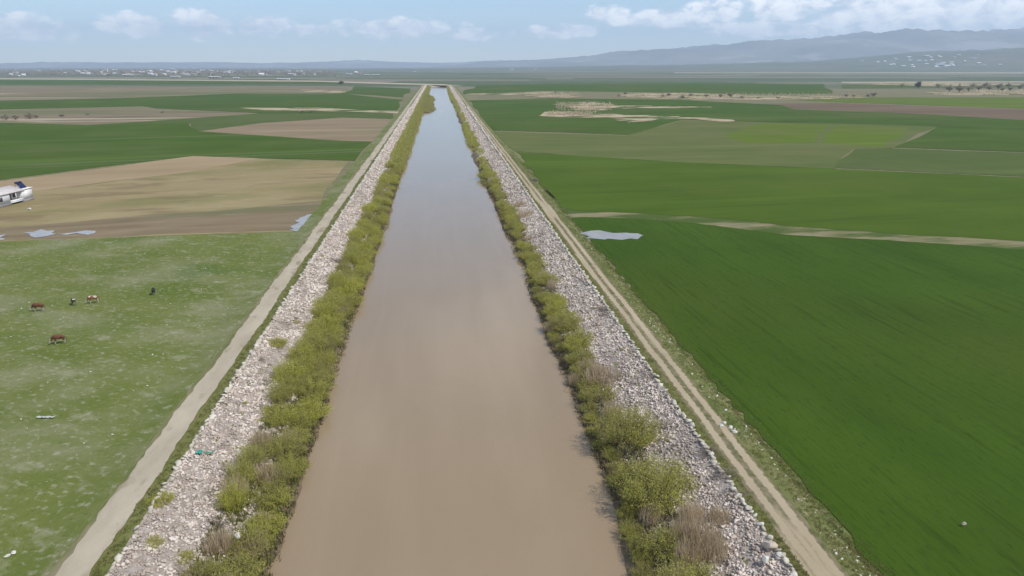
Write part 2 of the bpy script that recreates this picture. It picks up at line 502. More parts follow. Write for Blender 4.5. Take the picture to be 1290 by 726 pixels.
def pxs(y):
    l, r = shore(y, -1), shore(y, 1)
    return [p + (l * (1 if p > -18 else 0.5) if -22 < p < 0 else r * (1 if p < 18 else 0.5) if 0 < p < 22 else 0) for p in PX]


def height(x, y):
    p = float(np.interp(x, pxs(y), PZ, left=3.0, right=3.0))
    return 3.0 + chan(y) * (p - 3.0)


def grid_sheet(name, xs, ys, mat, dz=0.0, zf=None, parent=None, smooth=False):
    """xs: list, or a function row -> list of x"""
    V, F = [], []
    nx = None
    for j, y in enumerate(ys):
        row = xs(y) if callable(xs) else xs
        nx = len(row)
        for x in row:
            V.append((x, y, height(x, y) + dz + (zf(x, y) if zf else 0.0)))
    for j in range(len(ys) - 1):
        for i in range(nx - 1):
            a = j * nx + i
            F.append((a, a + 1, a + nx + 1, a + nx))
    return link(name, mesh_np(name, V, F, mat, smooth), parent)


def gx(y):
    return [-21000, -9000, -4000, -1500, -500, -150, -60] + pxs(y) + [60, 150, 500, 1500, 4000, 9000, 21000]


GY = [-21000, -6000, -2400, -2300, -800, -200, 0] + list(np.arange(30, 320, 2.5)) + list(range(320, 1530, 12)) + [Y_END, Y_END + 45, 1900, 2600, 4000, 7000, 12000, 21000]
ground = grid_sheet('ground', gx, GY, M['land'])
tag(ground, kind='structure')


def geo_steps(y0, y1, s0, k):
    ys = [y0]
    while ys[-1] < y1:
        ys.append(ys[-1] + max(s0, k * (ys[-1] - 30)))
    ys[-1] = y1
    return ys


STRIP_Y = [-400, -100, 0, 25] + geo_steps(35, Y_END + 40, 1.1, 0.010)


def wob(seed):
    ph = [random.Random(seed * 10 + i).uniform(0, 6.28) for i in range(6)]
    return lambda y: (math.sin(y * 0.11 + ph[0]) + 0.7 * math.sin(y * 0.27 + ph[1]) + 0.6 * math.sin(y * 0.71 + ph[2]) + 0.5 * math.sin(y * 1.63 + ph[3]) + 0.5 * math.sin(y * 2.9 + ph[4])) / 3.3


def strip(name, x0, x1, mat, dz, j0, j1, seed, zf=None, n=3):
    a, b = wob(seed), wob(seed + 1)
    def row(y):
        l, r = x0 + j0 * a(y), x1 + j1 * b(y)
        inner = [p for p in PX if x0 + j0 < p < x1 - j1]
        base = sorted(set([l, r] + inner + [l + (r - l) * k / n for k in range(1, n)]))
        return base
    o = grid_sheet(name, row, STRIP_Y, mat, dz, zf)
    return tag(o, kind='structure')


strip('grass_verge', -33.6, -28.0, M['verge'], 0.012, 0.5, 0.05, 3)
strip('pasture', -36.9, -31.6, M['pasture'], 0.075, 0.7, 0.2, 13)
strip('road_margin', -33.1, -31.6, M['road_margin'], 0.083, 0.5, 0.2, 15)
strip('gravel_road', -32.25, -29.55, M['gravel_road'], 0.09, 0.48, 0.42, 5)
strip('grass_verge', 27.8, 33.0, M['verge'], 0.012, 0.05, 0.3, 7)
strip('weedy_verge', 31.9, 35.8, M['weedy'], 0.025, 0.35, 0.2, 9)
strip('dirt_track', 28.85, 31.95, M['track'], 0.035, 0.25, 0.25, 11)

ev = [Y_END + 4, Y_END + 14, Y_END + 24, Y_END + 34, Y_END + 46, Y_END + 60]
tag(grid_sheet('end_levee', [-30, -20, -14, -6, 0, 8, 14, 20, 30], ev, M['dirt'], 0.25), kind='structure')

# water
def water_mat():
    m = bpy.data.materials.new('muddy_water')
    m.use_nodes = True
    T = NT(m.node_tree)
    b = T.n['Principled BSDF']
    P = T.new('ShaderNodeNewGeometry').outputs['Position']
    c = T.ramp(T.noise(T.mapping(P, (1, 0.3, 1)), 0.06, 5, 0.6, 0.5), [(0.3, (0.262, 0.196, 0.120)), (0.7, (0.286, 0.215, 0.136))])
    st = T.step(T.noise(T.mapping(P, (1, 0.05, 1)), 0.35, 5, 0.6, 0.6), 0.45, 0.72)
    c = T.mix(T.math('MULTIPLY', st, 0.25), c, (0.310, 0.238, 0.155))
    T.put(b.inputs['Base Color'], c)
    b.inputs['Roughness'].default_value = 0.10
    b.inputs['IOR'].default_value = 1.33
    b.inputs['Specular IOR Level'].default_value = 0.5
    h = T.math('ADD', T.noise(T.mapping(P, (1, 0.6, 1), R(15)), 1.1, 4, 0.55), T.math('MULTIPLY', T.noise(P, 0.22, 3), 1.2))
    bn = T.new('ShaderNodeBump')
    bn.inputs['Strength'].default_value = 0.16
    bn.inputs['Distance'].default_value = 0.12
    T.put(bn.inputs['Height'], h)
    T.put(b.inputs['Normal'], bn.outputs[0])
    return m


M['water'] = water_mat()
wv = [(x, y, 0.0) for y in (-2350, 0, 200, 600, 1000, Y_END + 22) for x in (-19.5, -6, 6, 20.2)]
wf = [(j * 4 + i, j * 4 + i + 1, j * 4 + i + 5, j * 4 + i + 4) for j in range(5) for i in range(3)]
tag(link('canal_water', mesh_np('canal_water', wv, wf, M['water'])), kind='structure')


def puddle_mat():
    m = surf('puddle', [(0.3, (0.26, 0.235, 0.19)), (0.7, (0.34, 0.31, 0.26))], 0.4, rough=0.12, spec=0.5)
    return m


M['puddle'] = puddle_mat()


# ------------------------------------------------------------------ fields
def clampx(p, side):
    if side < 0: return (min(p[0], -35.3), p[1])
    if side > 0: return (max(p[0], 34.5), p[1])
    return p


def ragged(pts, amp, step, seed, side):
    """subdivides an outline and makes it uneven by amp metres"""
    r = random.Random(seed)
    out = []
    for i, p in enumerate(pts):
        q = pts[(i + 1) % len(pts)]
        L = math.dist(p, q)
        n = max(1, min(260, int(L / step)))
        for k in range(n):
            t = k / n
            x, y = p[0] + (q[0] - p[0]) * t, p[1] + (q[1] - p[1]) * t
            a = amp if 0 < k else amp * 0.4
            x, y = x + r.uniform(-a, a), y + r.uniform(-a, a)
            out.append(clampx((x, y), side))
    return out


fcount = 0


def field(name, pts, mat, h=None, amp=0.6, step=14.0, side=0, world=False):
    """a sheet over the plain with a crop-high edge"""
    global fcount
    fcount += 1
    P = [p if (world or p[1] < 0) else at(*p) for p in pts] if world else [at(*p) for p in pts]
    far = max(p[1] for p in P)
    k = 1 + far / 500
    P = ragged([clampx(p, side) for p in P], amp * k * (1.7 if far > 300 else 1), step * k, fcount, side)
    z = 3.0 + (h if h is not None else 0.06) + fcount * 0.003
    bm = bmesh.new()
    top = [bm.verts.new((x, y, z)) for x, y in P]
    low = [bm.verts.new((x, y, 2.9)) for x, y in P]
    f = bm.faces.new(top)
    f.normal_update()
    if f.normal.z < 0:
        f.normal_flip()
    n = len(P)
    for i in range(n):
        bm.faces.new((top[i], top[(i + 1) % n], low[(i + 1) % n], low[i]))
    bmesh.ops.triangulate(bm, faces=[f])
    me = bpy.data.meshes.new(name)
    bm.to_mesh(me)
    bm.free()
    me.materials.append(M[mat])
    return tag(link(name, me), kind='structure')


# left of the canal, near to far
field('pasture', [(-33.4, -300), (-600, -300), at(-700, 345), at(0, 302), at(150, 299), at(385, 291), (-33.4, 176)], 'pasture', 0.02, 0.5, 6, -1, True)
field('fallow_field', [(-300, 268), (0, 243), (50, 240), (230, 218), (325, 200), (440, 203), (430, 215), (398, 291), (380, 292), (150, 300), (0, 304), (-300, 325)], 'olive', 0.02, 0.8, 10, -1)
field('muddy_field', [(-300, 318), (0, 287), (100, 279), (190, 270), (300, 264), (412, 252), (402, 286), (385, 291), (150, 298), (0, 302), (-300, 323)], 'mud', 0.02, 1.2, 7, -1)
field('ploughed_field', [(-200, 252), (0, 229), (255, 195), (327, 200), (230, 218), (50, 240), (0, 244), (-200, 266)], 'plough', 0.05, 0.6, 12, -1)
field('crop_field', [(-250, 162), (0, 155), (110, 158), (236, 154), (252, 166), (430, 178), (470, 179), (445, 203), (333, 200), (243, 197), (0, 227), (-200, 250)], 'left_crop', 0.15, 0.5, 15, -1)
field('ploughed_field', [(250, 166), (330, 155), (430, 149), (500, 151), (480, 179), (430, 177)], 'plough_pink', 0.03, 0.6, 15, -1)
field('crop_field', [(110, 158), (200, 152), (330, 143), (500, 140), (497, 150), (430, 148), (330, 155), (250, 166), (240, 156)], 'mid_crop', 0.08, 0.8, 15, -1)
field('fallow_field', [(-250, 157), (0, 152), (110, 157), (200, 152), (330, 143), (200, 137), (40, 139), (-250, 148)], 'grey_fallow', 0.03, 0.8, 15, -1)
field('crop_field', [(-250, 147), (0, 138), (180, 134), (200, 137), (330, 143), (500, 139), (508, 126), (430, 118), (300, 118), (150, 124), (-250, 132)], 'dark_crop', 0.10, 0.8, 15, -1)
field('dry_strip', [(300, 136), (400, 136), (506, 141), (500, 143), (400, 140), (330, 139)], 'tan_strip', 0.10, 1.0, 12, -1)
field('fallow_field', [(-250, 132), (0, 127), (150, 124), (300, 118), (430, 115), (440, 110), (0, 108), (-250, 109)], 'grey_fallow', 0.03, 1.0, 20, -1)
field('crop_field', [(-250, 107), (0, 107), (430, 106), (430, 103.5), (0, 101), (-250, 101)], 'dark_crop', 0.05, 1.0, 25, -1)
field('crop_field', [(430, 118), (510, 123), (518, 112), (450, 109)], 'dark_crop', 0.08, 1.0, 20, -1)
field('dry_strip', [(380, 113), (515, 117), (513, 119), (380, 116)], 'tan_strip', 0.06, 1.5, 15, -1)
# right of the canal, near to far
field('field_margin', [(34.5, 120), at(1700, 345), at(1700, 322), at(1290, 301), at(1000, 284), at(870, 267), at(690, 250), at(660, 240)], 'path_margin', 0.03, 0.6, 8, 1, True)
field('wheat_field', [(35.0, -300), (900, -300), at(1800, 350), at(1290, 315), at(1130, 304), at(1000, 297), at(870, 281), at(800, 276), at(735, 274), (35.2, 185)], 'wheat', 0.05, 0.30, 1.5, 1, True)
field('wheat_field', [(705, 262), (650, 192), (860, 205), (1290, 224), (1800, 248), (1800, 330), (1290, 305), (1150, 297), (1000, 286), (870, 273), (800, 269), (730, 266)], 'wheat_mid', 0.08, 0.5, 6, 1)
field('pale_field', [(618, 166), (790, 171), (858, 152), (1000, 155), (1150, 158), (1180, 160), (1125, 187), (1075, 187), (1050, 213), (860, 205), (648, 191)], 'pale_crop', 0.08, 0.6, 15, 1)
field('bright_field', [(910, 172), (960, 156), (1046, 157), (1026, 180), (945, 181)], 'bright_crop', 0.08, 1.0, 15, 1)
field('bright_field', [(1032, 181), (1052, 158), (1150, 161), (1110, 186)], 'bright_crop', 0.08, 1.0, 15, 1)
field('crop_field', [(1182, 160), (1290, 164), (1800, 180), (1800, 212), (1290, 192), (1127, 186)], 'dark_crop', 0.12, 0.5, 15, 1)
field('crop_field', [(1075, 188), (1125, 187.5), (1290, 193), (1800, 213), (1800, 247), (1290, 223), (1050, 212)], 'mid_crop', 0.09, 0.5, 15, 1)
field('crop_field', [(585, 127), (690, 124), (860, 126), (985, 133), (1000, 138), (1180, 145), (1290, 152), (1800, 170), (1800, 179), (1290, 164), (1180, 159.5), (858, 151), (790, 170), (618, 165)], 'dark_crop', 0.12, 0.8, 15, 1)
field('ploughed_field', [(950, 131), (1050, 130), (1290, 138), (1800, 155), (1800, 169), (1290, 152), (1180, 145), (1000, 137)], 'plough_purple', 0.04, 0.8, 18, 1)
field('bright_field', [(1000, 126.5), (1090, 123), (1290, 123), (1800, 128), (1800, 150), (1290, 137), (1110, 131)], 'bright_crop', 0.08, 0.8, 18, 1)
field('crop_field', [(580, 119), (600, 108), (700, 105.5), (860, 105), (1040, 106), (1045, 118), (960, 119), (800, 116), (690, 115)], 'dark_crop', 0.08, 1.0, 20, 1)
field('crop_field', [(1060, 112), (1290, 110), (1800, 112), (1800, 109), (1290, 106), (1060, 107)], 'mid_crop', 0.08, 1.0, 20, 1)
for pts in ([(590, 118), (665, 117.5), (700, 116), (728, 118), (722, 122.5), (690, 123), (660, 120), (590, 119.5)],
            [(776, 119), (860, 117), (960, 121.5), (1090, 121.5), (1090, 123.5), (960, 125.5), (860, 125.5), (800, 124)],
            [(706, 131), (742, 128.5), (772, 133.5), (900, 135), (900, 137), (775, 137), (752, 141), (718, 138)],
            [(684, 146), (700, 140.5), (752, 143), (918, 151), (918, 153.5), (830, 150), (690, 147.5)],
            [(1170, 118), (1200, 114), (1290, 113), (1700, 116), (1700, 121), (1290, 119), (1190, 120.5)],
            [(770, 150), (800, 148), (830, 151), (790, 155)],
            [(1062, 105.5), (1180, 104), (1290, 106), (1290, 107.5), (1170, 109)]):
    field('reed_marsh', pts, 'tan_strip', 0.16, 2.6, 4.5, 1)
# pale dust roads far off
field('dirt_road', [(-300, 98.6), (0, 98.8), (240, 100.6), (400, 102), (470, 104.2), (560, 106.5), (585, 108.6), (562, 108.0), (470, 105.6), (400, 103.2), (240, 101.8), (0, 100), (-300, 99.8)], 'dirt', 0.2, 0.5, 30)
field('dirt_road', [(850, 91.6), (1290, 91.6), (1700, 91.6), (1700, 92.3), (1290, 92.4), (850, 92.3)], 'dirt', 0.3, 0.5, 60, 1)
field('dirt_road', [(1060, 103.6), (1290, 103.0), (1700, 103), (1700, 104), (1290, 103.9), (1060, 104.6)], 'dirt', 0.3, 0.5, 40, 1)
# standing water on the fields
for nm, pts in (('puddle', [(366, 290), (374, 281), (384, 273), (398, 269), (400, 274), (390, 286), (380, 292)]),
                ('puddle', [(730, 294), (745, 291), (775, 294), (806, 295), (802, 302), (765, 302), (738, 301)]),
                ('puddle', [(28, 294), (50, 290), (68, 292), (60, 298), (38, 299)]),
                ('puddle', [(72, 296), (95, 293), (122, 291), (110, 296)]),
                ('puddle', [(-20, 300), (8, 296), (10, 301), (-20, 306)])):
    P = ragged([at(*p) for p in pts], 1.5, 1.6, len(pts) + int(pts[0][0]), 0)
    fcount += 1
    z = 3.13 if pts[0][0] == 730 else 3.115 + (fcount - 40) * 0.002
    bm = bmesh.new()
    f = bm.faces.new([bm.verts.new((x, y, z)) for x, y in P])
    f.normal_update()
    if f.normal.z < 0: f.normal_flip()
    bmesh.ops.triangulate(bm, faces=[f])
    me = bpy.data.meshes.new(nm)
    bm.to_mesh(me)
    bm.free()
    me.materials.append(M['puddle'])
    tag(link(nm, me), kind='structure')

# ------------------------------------------------------------------ hills and mountains, real relief far off
def fbm(a, b, seed):
    r = random.Random(seed)
    v = 0
    for o in range(6):
        k = 2.0 ** o
        v += (math.sin(a * k * 7 + r.uniform(0, 6.28)) * math.cos(b * k * 5 + r.uniform(0, 6.28)) + math.sin((a * 0.8 + b * 0.7) * k * 9 + r.uniform(0, 6.28))) * 0.5 / (1.75 ** o)
    return v


def ridge(px_profile):
    A = [(math.atan2(*ray(px, 83)[:2]), h) for px, h in px_profile]
    return lambda a: float(np.interp(a, [q[0] for q in A], [q[1] for q in A], left=A[0][1], right=A[-1][1]))


def relief(name, prof, r0, rc, r1, a0, a1, rough, seed, mat, na=260, nr=26):
    g = ridge(prof)
    def z(a, r):
        base = g(a) * rc / FPX
        t = (r - r0) / (rc - r0) if r < rc else 1 - (r - rc) / (r1 - rc) * 0.5
        t = max(0.0, min(1.0, t))
        s = t * t * (3 - 2 * t)
        return 2.5 + base * s * (1 + rough * fbm(a * 5, r / 2500, seed) * (0.4 + 0.6 * t)) + min(base, 40) * 0.12 * fbm(a * 14, r / 900, seed + 1) * t
    V, F = [], []
    for j in range(nr):
        r = r0 + (r1 - r0) * j / (nr - 1)
        for i in range(na):
            a = a0 + (a1 - a0) * i / (na - 1)
            V.append((r * math.sin(a), r * math.cos(a), z(a, r)))
    for j in range(nr - 1):
        for i in range(na - 1):
            k = j * na + i
            F.append((k, k + 1, k + na + 1, k + na))
    o = link(name, mesh_np(name, V, F, mat, True))
    tag(o, kind='structure')
    return z


M['hill'] = surf('hill_slopes', [(0.3, (0.085, 0.100, 0.050)), (0.7, (0.150, 0.140, 0.085))], 0.0012, layers=[((0.20, 0.165, 0.12), 0.003, 0.52, 0.66, I3, 0, 0.6)])
M['mountain'] = surf('mountain_slopes', [(0.3, (0.15, 0.14, 0.12)), (0.7, (0.26, 0.23, 0.20))], 0.0009, layers=[((0.07, 0.09, 0.055), 0.0012, 0.5, 0.62, I3, 0, 0.35), ((0.42, 0.38, 0.34), 0.0007, 0.56, 0.64, I3, 0, 0.6)])  # pale patches imitate sun between cloud shadows, put into the slope colour
hill_z = relief('hills', [(-300, 0), (420, 0), (640, 2), (860, 5), (1010, 8), (1090, 13), (1160, 17), (1290, 21), (1500, 26), (1900, 18)], 6200, 9000, 11500, R(-20), R(75), 0.10, 3, M['hill'])
relief('mountains', [(-300, 0), (540, 1), (600, 5), (720, 11), (780, 16), (870, 22), (950, 25), (1030, 30), (1080, 33), (1180, 33), (1290, 34), (1500, 32), (1900, 22)], 10500, 14500, 18500, R(-20), R(75), 0.20, 8, M['mountain'], 420, 40)
relief('mountains', [(-700, 6), (-200, 5), (0, 4), (200, 5.5), (330, 4.5), (450, 7), (560, 5), (700, 9), (1290, 10)], 15000, 18500, 20500, R(-75), R(40), 0.18, 21, M['mountain'])


# ------------------------------------------------------------------ rock banks
def rock_base(seed):
    r = np.random.default_rng(seed)
    bm = bmesh.new()
    bmesh.ops.create_icosphere(bm, subdivisions=1, radius=0.5)
    V = np.array([v.co[:] for v in bm.verts])
    F = np.array([[v.index for v in f.verts] for f in bm.faces])
    bm.free()
    V *= (1 + r.uniform(-0.28, 0.28, (len(V), 1)))
    for _ in range(3):                                  # a few quarried flats
        n = r.normal(size=3)
        n /= np.linalg.norm(n)
        d = V @ n - r.uniform(0.22, 0.34)
        V -= np.where(d > 0, d, 0)[:, None] * n
    return V * np.array([1.15, 1.0, 0.75]), F


ROCKV = [rock_base(50 + i) for i in range(6)]


def rotm(r, n):
    a = r.uniform(0, 6.283, n)
    b = r.normal(0, 0.45, n)
    c = r.normal(0, 0.45, n)
    ca, sa, cb, sb, cc, sc = np.cos(a), np.sin(a), np.cos(b), np.sin(b), np.cos(c), np.sin(c)
    m = np.empty((n, 3, 3))
    m[:, 0] = np.stack([ca * cb, ca * sb * sc - sa * cc, ca * sb * cc + sa * sc], 1)
    m[:, 1] = np.stack([sa * cb, sa * sb * sc + ca * cc, sa * sb * cc - ca * sc], 1)
    m[:, 2] = np.stack([-sb, cb * sc, cb * cc], 1)
    return m, (a, b, c)


def rock_bank(xa, xb, xtop, seed, side):
    """xa..xb: across the slope from water to crest"""
    w = wob(seed + 40)
    lo, hi = min(xa, xb), max(xa, xb)
    def bump_z(x, y):
        return 0.10 * math.sin(x * 1.9 + y * 0.7) * math.sin(y * 1.1 - x) + 0.05 * w(y)
    xw = -14.6 if side < 0 else 14.9
    xs = sorted([xw + (xtop - xw) * k / 14 for k in range(14)] + [xb])
    bank = grid_sheet('rock_bank', xs, STRIP_Y, M['bed'], 0.06, bump_z)
    tag(bank, kind='structure')
    r = np.random.default_rng(seed)
    P, S = [], []
    for y0, y1, dens, smin, smax in ((34, 110, 19.0, 0.13, 0.60), (110, 220, 9.0, 0.22, 0.72), (220, 450, 1.8, 0.5, 1.15), (450, 900, 0.7, 0.8, 1.7), (900, Y_END + 20, 0.35, 1.1, 2.2)):
        n = int((hi - lo) * (y1 - y0) * dens)
        x = r.uniform(lo + 0.25, hi - 0.35, n)
        y = r.uniform(y0, y1, n)
        s = smin + (smax - smin) * r.beta(1.1, 3.6, n)
        P.append(np.stack([x, y], 1))
        S.append(s)
    P, S = np.concatenate(P), np.concatenate(S)
    # thin patches where earth and grass show
    gap = np.sin(P[:, 1] * 0.21 + seed) + np.sin(P[:, 1] * 0.093 + P[:, 0] * 0.8) + np.sin(P[:, 0] * 1.3 - P[:, 1] * 0.05)
    keep = (gap < 1.75) | (r.random(len(P)) < 0.35)
    P, S = P[keep], S[keep]
    Z = np.array([height(x, y) + 0.06 + bump_z(x, y) for x, y in P]) + S * 0.16
    # the crest course of larger pale stones
    ye, cx, cs = 36.0, [], []
    while ye < 700:
        g = r.uniform(0.45, 0.95) * (1 + max(0, ye - 150) / 260)
        if r.random() > 0.03:
            cx.append((xtop + r.normal(0, 0.10), ye))
            cs.append(g * r.uniform(0.85, 1.05))
        ye += g * 0.92
    C, CS = np.array(cx), np.array(cs)
    CZ = np.array([height(x, y) + 0.02 for x, y in C]) + CS * 0.20
    def place(PP, ZZ, SS, part, stuff, mat, count, flat):
        n = len(PP)
        sc = SS[:, None] * np.stack([r.uniform(0.8, 1.25, n), r.uniform(0.8, 1.25, n), r.uniform(0.7, 1.1, n) * flat], 1)
        m, ang = rotm(r, n)
        vi = r.integers(0, len(ROCKV), n)
        d = np.sqrt(PP[:, 0] ** 2 + PP[:, 1] ** 2 + CAMZ ** 2)
        # what stands in the picture: the slope below the frame is not built one by one
        rank = np.where(PP[:, 1] > 43.5, SS / d, 0)
        order = np.argsort(-rank)
        meshes = [mesh_np(part, v, f, mat) for v, f in ROCKV]
        for k in order[:count]:
            o = link(part, meshes[vi[k]], bank)
            o.location = (PP[k, 0], PP[k, 1], ZZ[k])
            o.rotation_euler = (ang[2][k], ang[1][k], ang[0][k])
            o.scale = sc[k]
        parts = []
        rest = order[count:]
        for q in range(len(ROCKV)):
            ids = rest[vi[rest] == q]
            if not len(ids): continue
            v, f = ROCKV[q]
            W_ = np.einsum('nij,nvj->nvi', m[ids], v[None] * sc[ids][:, None, :])
            W_ += np.stack([PP[ids, 0], PP[ids, 1], ZZ[ids]], 1)[:, None, :]
            F_ = f[None] + (np.arange(len(ids)) * len(v))[:, None, None]
            parts.append((W_.reshape(-1, 3), F_.reshape(-1, 3)))
        o = link(stuff, mesh_np(stuff, *join_np(parts), mat), bank)
        o['kind'] = 'stuff'
    place(P, Z, S, 'rock', 'loose_rocks', M['rock'], 295, 1.0)
    place(C, CZ, CS, 'edge_stone', 'edge_stones', M['edge_rock'], 110, 0.75)
    return bank


rock_bank(-19.2, -28.1, -27.95, 101, -1)
rock_bank(18.6, 27.8, 27.65, 202, 1)


# ------------------------------------------------------------------ shrubs, reeds, grass
def tubes(paths, radii, sides=3):
    """paths (n, k, 3); radii (n, k) -> verts, quads"""
    n, k, _ = paths.shape
    d = np.gradient(paths, axis=1)
    d /= np.linalg.norm(d, axis=2, keepdims=True) + 1e-9
    ref = np.where(np.abs(d[..., 2:3]) > 0.9, np.array([1.0, 0, 0]), np.array([0, 0, 1.0]))
    u = np.cross(d, ref)
    u /= np.linalg.norm(u, axis=2, keepdims=True) + 1e-9
    v = np.cross(d, u)
    a = np.arange(sides) / sides * 2 * np.pi
    ring = paths[:, :, None, :] + radii[:, :, None, None] * (u[:, :, None, :] * np.cos(a)[None, None, :, None] + v[:, :, None, :] * np.sin(a)[None, None, :, None])
    V = ring.reshape(-1, 3)
    idx = np.arange(n * k * sides).reshape(n, k, sides)
    nx = np.roll(idx, -1, axis=2)
    F = np.stack([idx[:, :-1], nx[:, :-1], nx[:, 1:], idx[:, 1:]], -1).reshape(-1, 4)
    return V, F


def quads(c, d, w, L, r):
    """leaf quads: centres c, axes d, half widths w, half lengths L"""
    n = len(c)
    d = d / (np.linalg.norm(d, axis=1, keepdims=True) + 1e-9)
    s = np.cross(d, r.normal(size=(n, 3)))
    s /= np.linalg.norm(s, axis=1, keepdims=True) + 1e-9
    a, b = d * L[:, None], s * w[:, None]
    V = np.stack([c - a, c + b, c + a, c - b], 1).reshape(-1, 3)
    F = np.arange(n * 4).reshape(n, 4)
    return V, F


def shoots(r, n, base_r, lean, k=5, L=(0.65, 1.05)):
    ph, q = r.uniform(0, 6.283, n), np.sqrt(r.random(n))
    base = np.stack([np.cos(ph) * q * base_r, np.sin(ph) * q * base_r, np.zeros(n) - 0.05], 1)
    tilt = q * lean + r.normal(0, 0.12, n)
    pa = ph + r.normal(0, 0.5, n)
    ln = r.uniform(*L, n) * (1 - 0.25 * q)
    t = np.linspace(0, 1, k)
    a = tilt[:, None] * (0.65 + 0.55 * t[None])
    step = ln[:, None] / (k - 1)
    dx, dz = np.sin(a) * step, np.cos(a) * step
    hor = np.cumsum(dx, 1) - dx[:, :1]
    ver = np.cumsum(dz, 1) - dz[:, :1]
    p = np.stack([base[:, :1] + hor * np.cos(pa)[:, None], base[:, 1:2] + hor * np.sin(pa)[:, None], base[:, 2:3] + ver], 2)
    return p + r.normal(0, 0.012, p.shape)


def shrub_meshes(seed, n_st, n_lf, lean, lf, leaf, twig, base_r=0.30, t0=0.22):
    r = np.random.default_rng(seed)
    p = shoots(r, n_st, base_r, lean)
    k = p.shape[1]
    rad = np.linspace(0.011, 0.003, k)[None] * r.uniform(0.6, 1.2, (n_st, 1))
    st = mesh_np('stems', *tubes(p, rad), twig)
    i = r.integers(0, n_st, n_lf)
    t = t0 + (0.999 - t0) * r.beta(1.7, 1.1, n_lf)
    s = t * (k - 1)
    j = s.astype(int)
    fr = (s - j)[:, None]
    c = p[i, j] * (1 - fr) + p[i, np.minimum(j + 1, k - 1)] * fr
    d = p[i, np.minimum(j + 1, k - 1)] - p[i, j] + r.normal(0, 0.26, (n_lf, 3))
    c = c + r.normal(0, 0.042, (n_lf, 3)) * (0.5 + t[:, None])
    V, F = quads(c, d, lf * r.uniform(0.22, 0.42, n_lf), lf * r.uniform(0.7, 1.4, n_lf), r)
    return st, mesh_np('foliage', V, F, leaf)


WILLOW = [shrub_meshes(300 + i, 120, 5600, 1.05, 0.031, M['willow'], M['twig'], 0.42, 0.15) for i in range(6)]
ROUND = [shrub_meshes(320 + i, 170, 11000, 1.0, 0.024, M['willow'], M['twig'], 0.45, 0.12) for i in range(2)]
WISPY = [shrub_meshes(330 + i, 130, 3800, 0.85, 0.028, M['willow'], M['twig'], 0.40, 0.3) for i in range(3)]
BARE = [shrub_meshes(350 + i, 130, 700, 1.15, 0.022, M['dead'], M['dead'], 0.40, 0.3) for i in range(2)]


def reed_mesh(seed, n):
    r = np.random.default_rng(seed)
    ph, q = r.uniform(0, 6.283, n), np.sqrt(r.random(n))
    b = np.stack([np.cos(ph) * q, np.sin(ph) * q, np.zeros(n)], 1)
    h = r.uniform(0.45, 1.0, n) * (1 - 0.45 * q ** 3)
    ln = np.stack([r.normal(0, 0.16, n) + 0.22 * b[:, 0], r.normal(0, 0.16, n) + 0.22 * b[:, 1], np.ones(n)], 1)
    b[:, :2] *= (1 + r.normal(0, 0.12, (n, 1)))
    w = r.uniform(0.008, 0.017, n)
    a = r.uniform(0, 6.283, n)
    s = np.stack([np.cos(a) * w, np.sin(a) * w, np.zeros(n)], 1)
    mid, top = b + ln * (h * 0.55)[:, None], b + (ln + np.stack([r.normal(0, 0.12, n), r.normal(0, 0.12, n), np.zeros(n)], 1)) * h[:, None]
    V = np.stack([b - s, b + s, mid + s * 1.3, mid - s * 1.3, top + s * 0.5, top - s * 0.5], 1).reshape(-1, 3)
    k = np.arange(n)[:, None] * 6
    F = np.concatenate([k + np.array([[0, 1, 2, 3]]), k + np.array([[3, 2, 4, 5]])])
    return mesh_np('blades', V, F, M['reed'])


REED = [reed_mesh(400 + i, 420) for i in range(3)]


def plant(name, kinds, x, y, rad, h, label, cat, group, parts=('stems', 'foliage'), z=None):
    k = random.randrange(len(kinds))
    ms = kinds[k]
    o = empty(name, (x, y, (height(x, y) if z is None else z) + 0.0), random.uniform(0, 6.28), (rad, rad * random.uniform(0.9, 1.1), h))
    tag(o, label, cat, group)
    for nm, me in zip(parts, ms if isinstance(ms, tuple) else (ms,)):
        link(nm, me, o)
    return o


def shrub_at(px, py, rad, h, label, kinds=None, name='willow_shrub', group='willow shrubs along the canal', z=1.2):
    x, y = at(px, py, z)
    return plant(name, kinds or WILLOW, x, y, rad, h, label, 'shrub', group)


# the singled-out shrubs
shrub_at(792, 556, 4.3, 5.0, 'large round willow shrub on the right bank, the upper of the two biggest', ROUND)
shrub_at(826, 628, 4.5, 5.0, 'broad willow shrub on the right bank, just below the biggest round one', ROUND)
shrub_at(872, 748, 3.6, 3.6, 'bright yellow willow shrub at the foot of the right bank by the tan reeds', z=1.6)
shrub_at(712, 412, 3.7, 3.1, 'rounded olive willow shrub halfway along the right bank above the tan reeds')
shrub_at(690, 358, 3.3, 3.0, 'yellow-green willow shrub on the right bank opposite the field puddle')
shrub_at(434, 366, 4.3, 3.8, 'tall yellow willow shrub rising above the left belt where rocks narrow')
shrub_at(610, 222, 3.6, 3.6, 'lone yellow-green willow clump at the right water edge far down the canal')
shrub_at(205, 640, 1.5, 1.1, 'small green bush alone among the pale rocks of the left bank near the road', name='low_bush', group='low bushes among the rocks', z=2.6)
shrub_at(350, 432, 1.9, 1.4, 'small yellow-green bush on the crest of the left rock bank', name='low_bush', group='low bushes among the rocks', z=3.0)
shrub_at(232, 702, 1.1, 0.7, 'little green bush low in the stones at the bottom left of the rock bank', name='low_bush', group='low bushes among the rocks', z=2.2)
shrub_at(192, 685, 1.2, 0.6, 'flat green bush by the crest stones near the left bottom corner', name='low_bush', group='low bushes among the rocks', z=3.0)
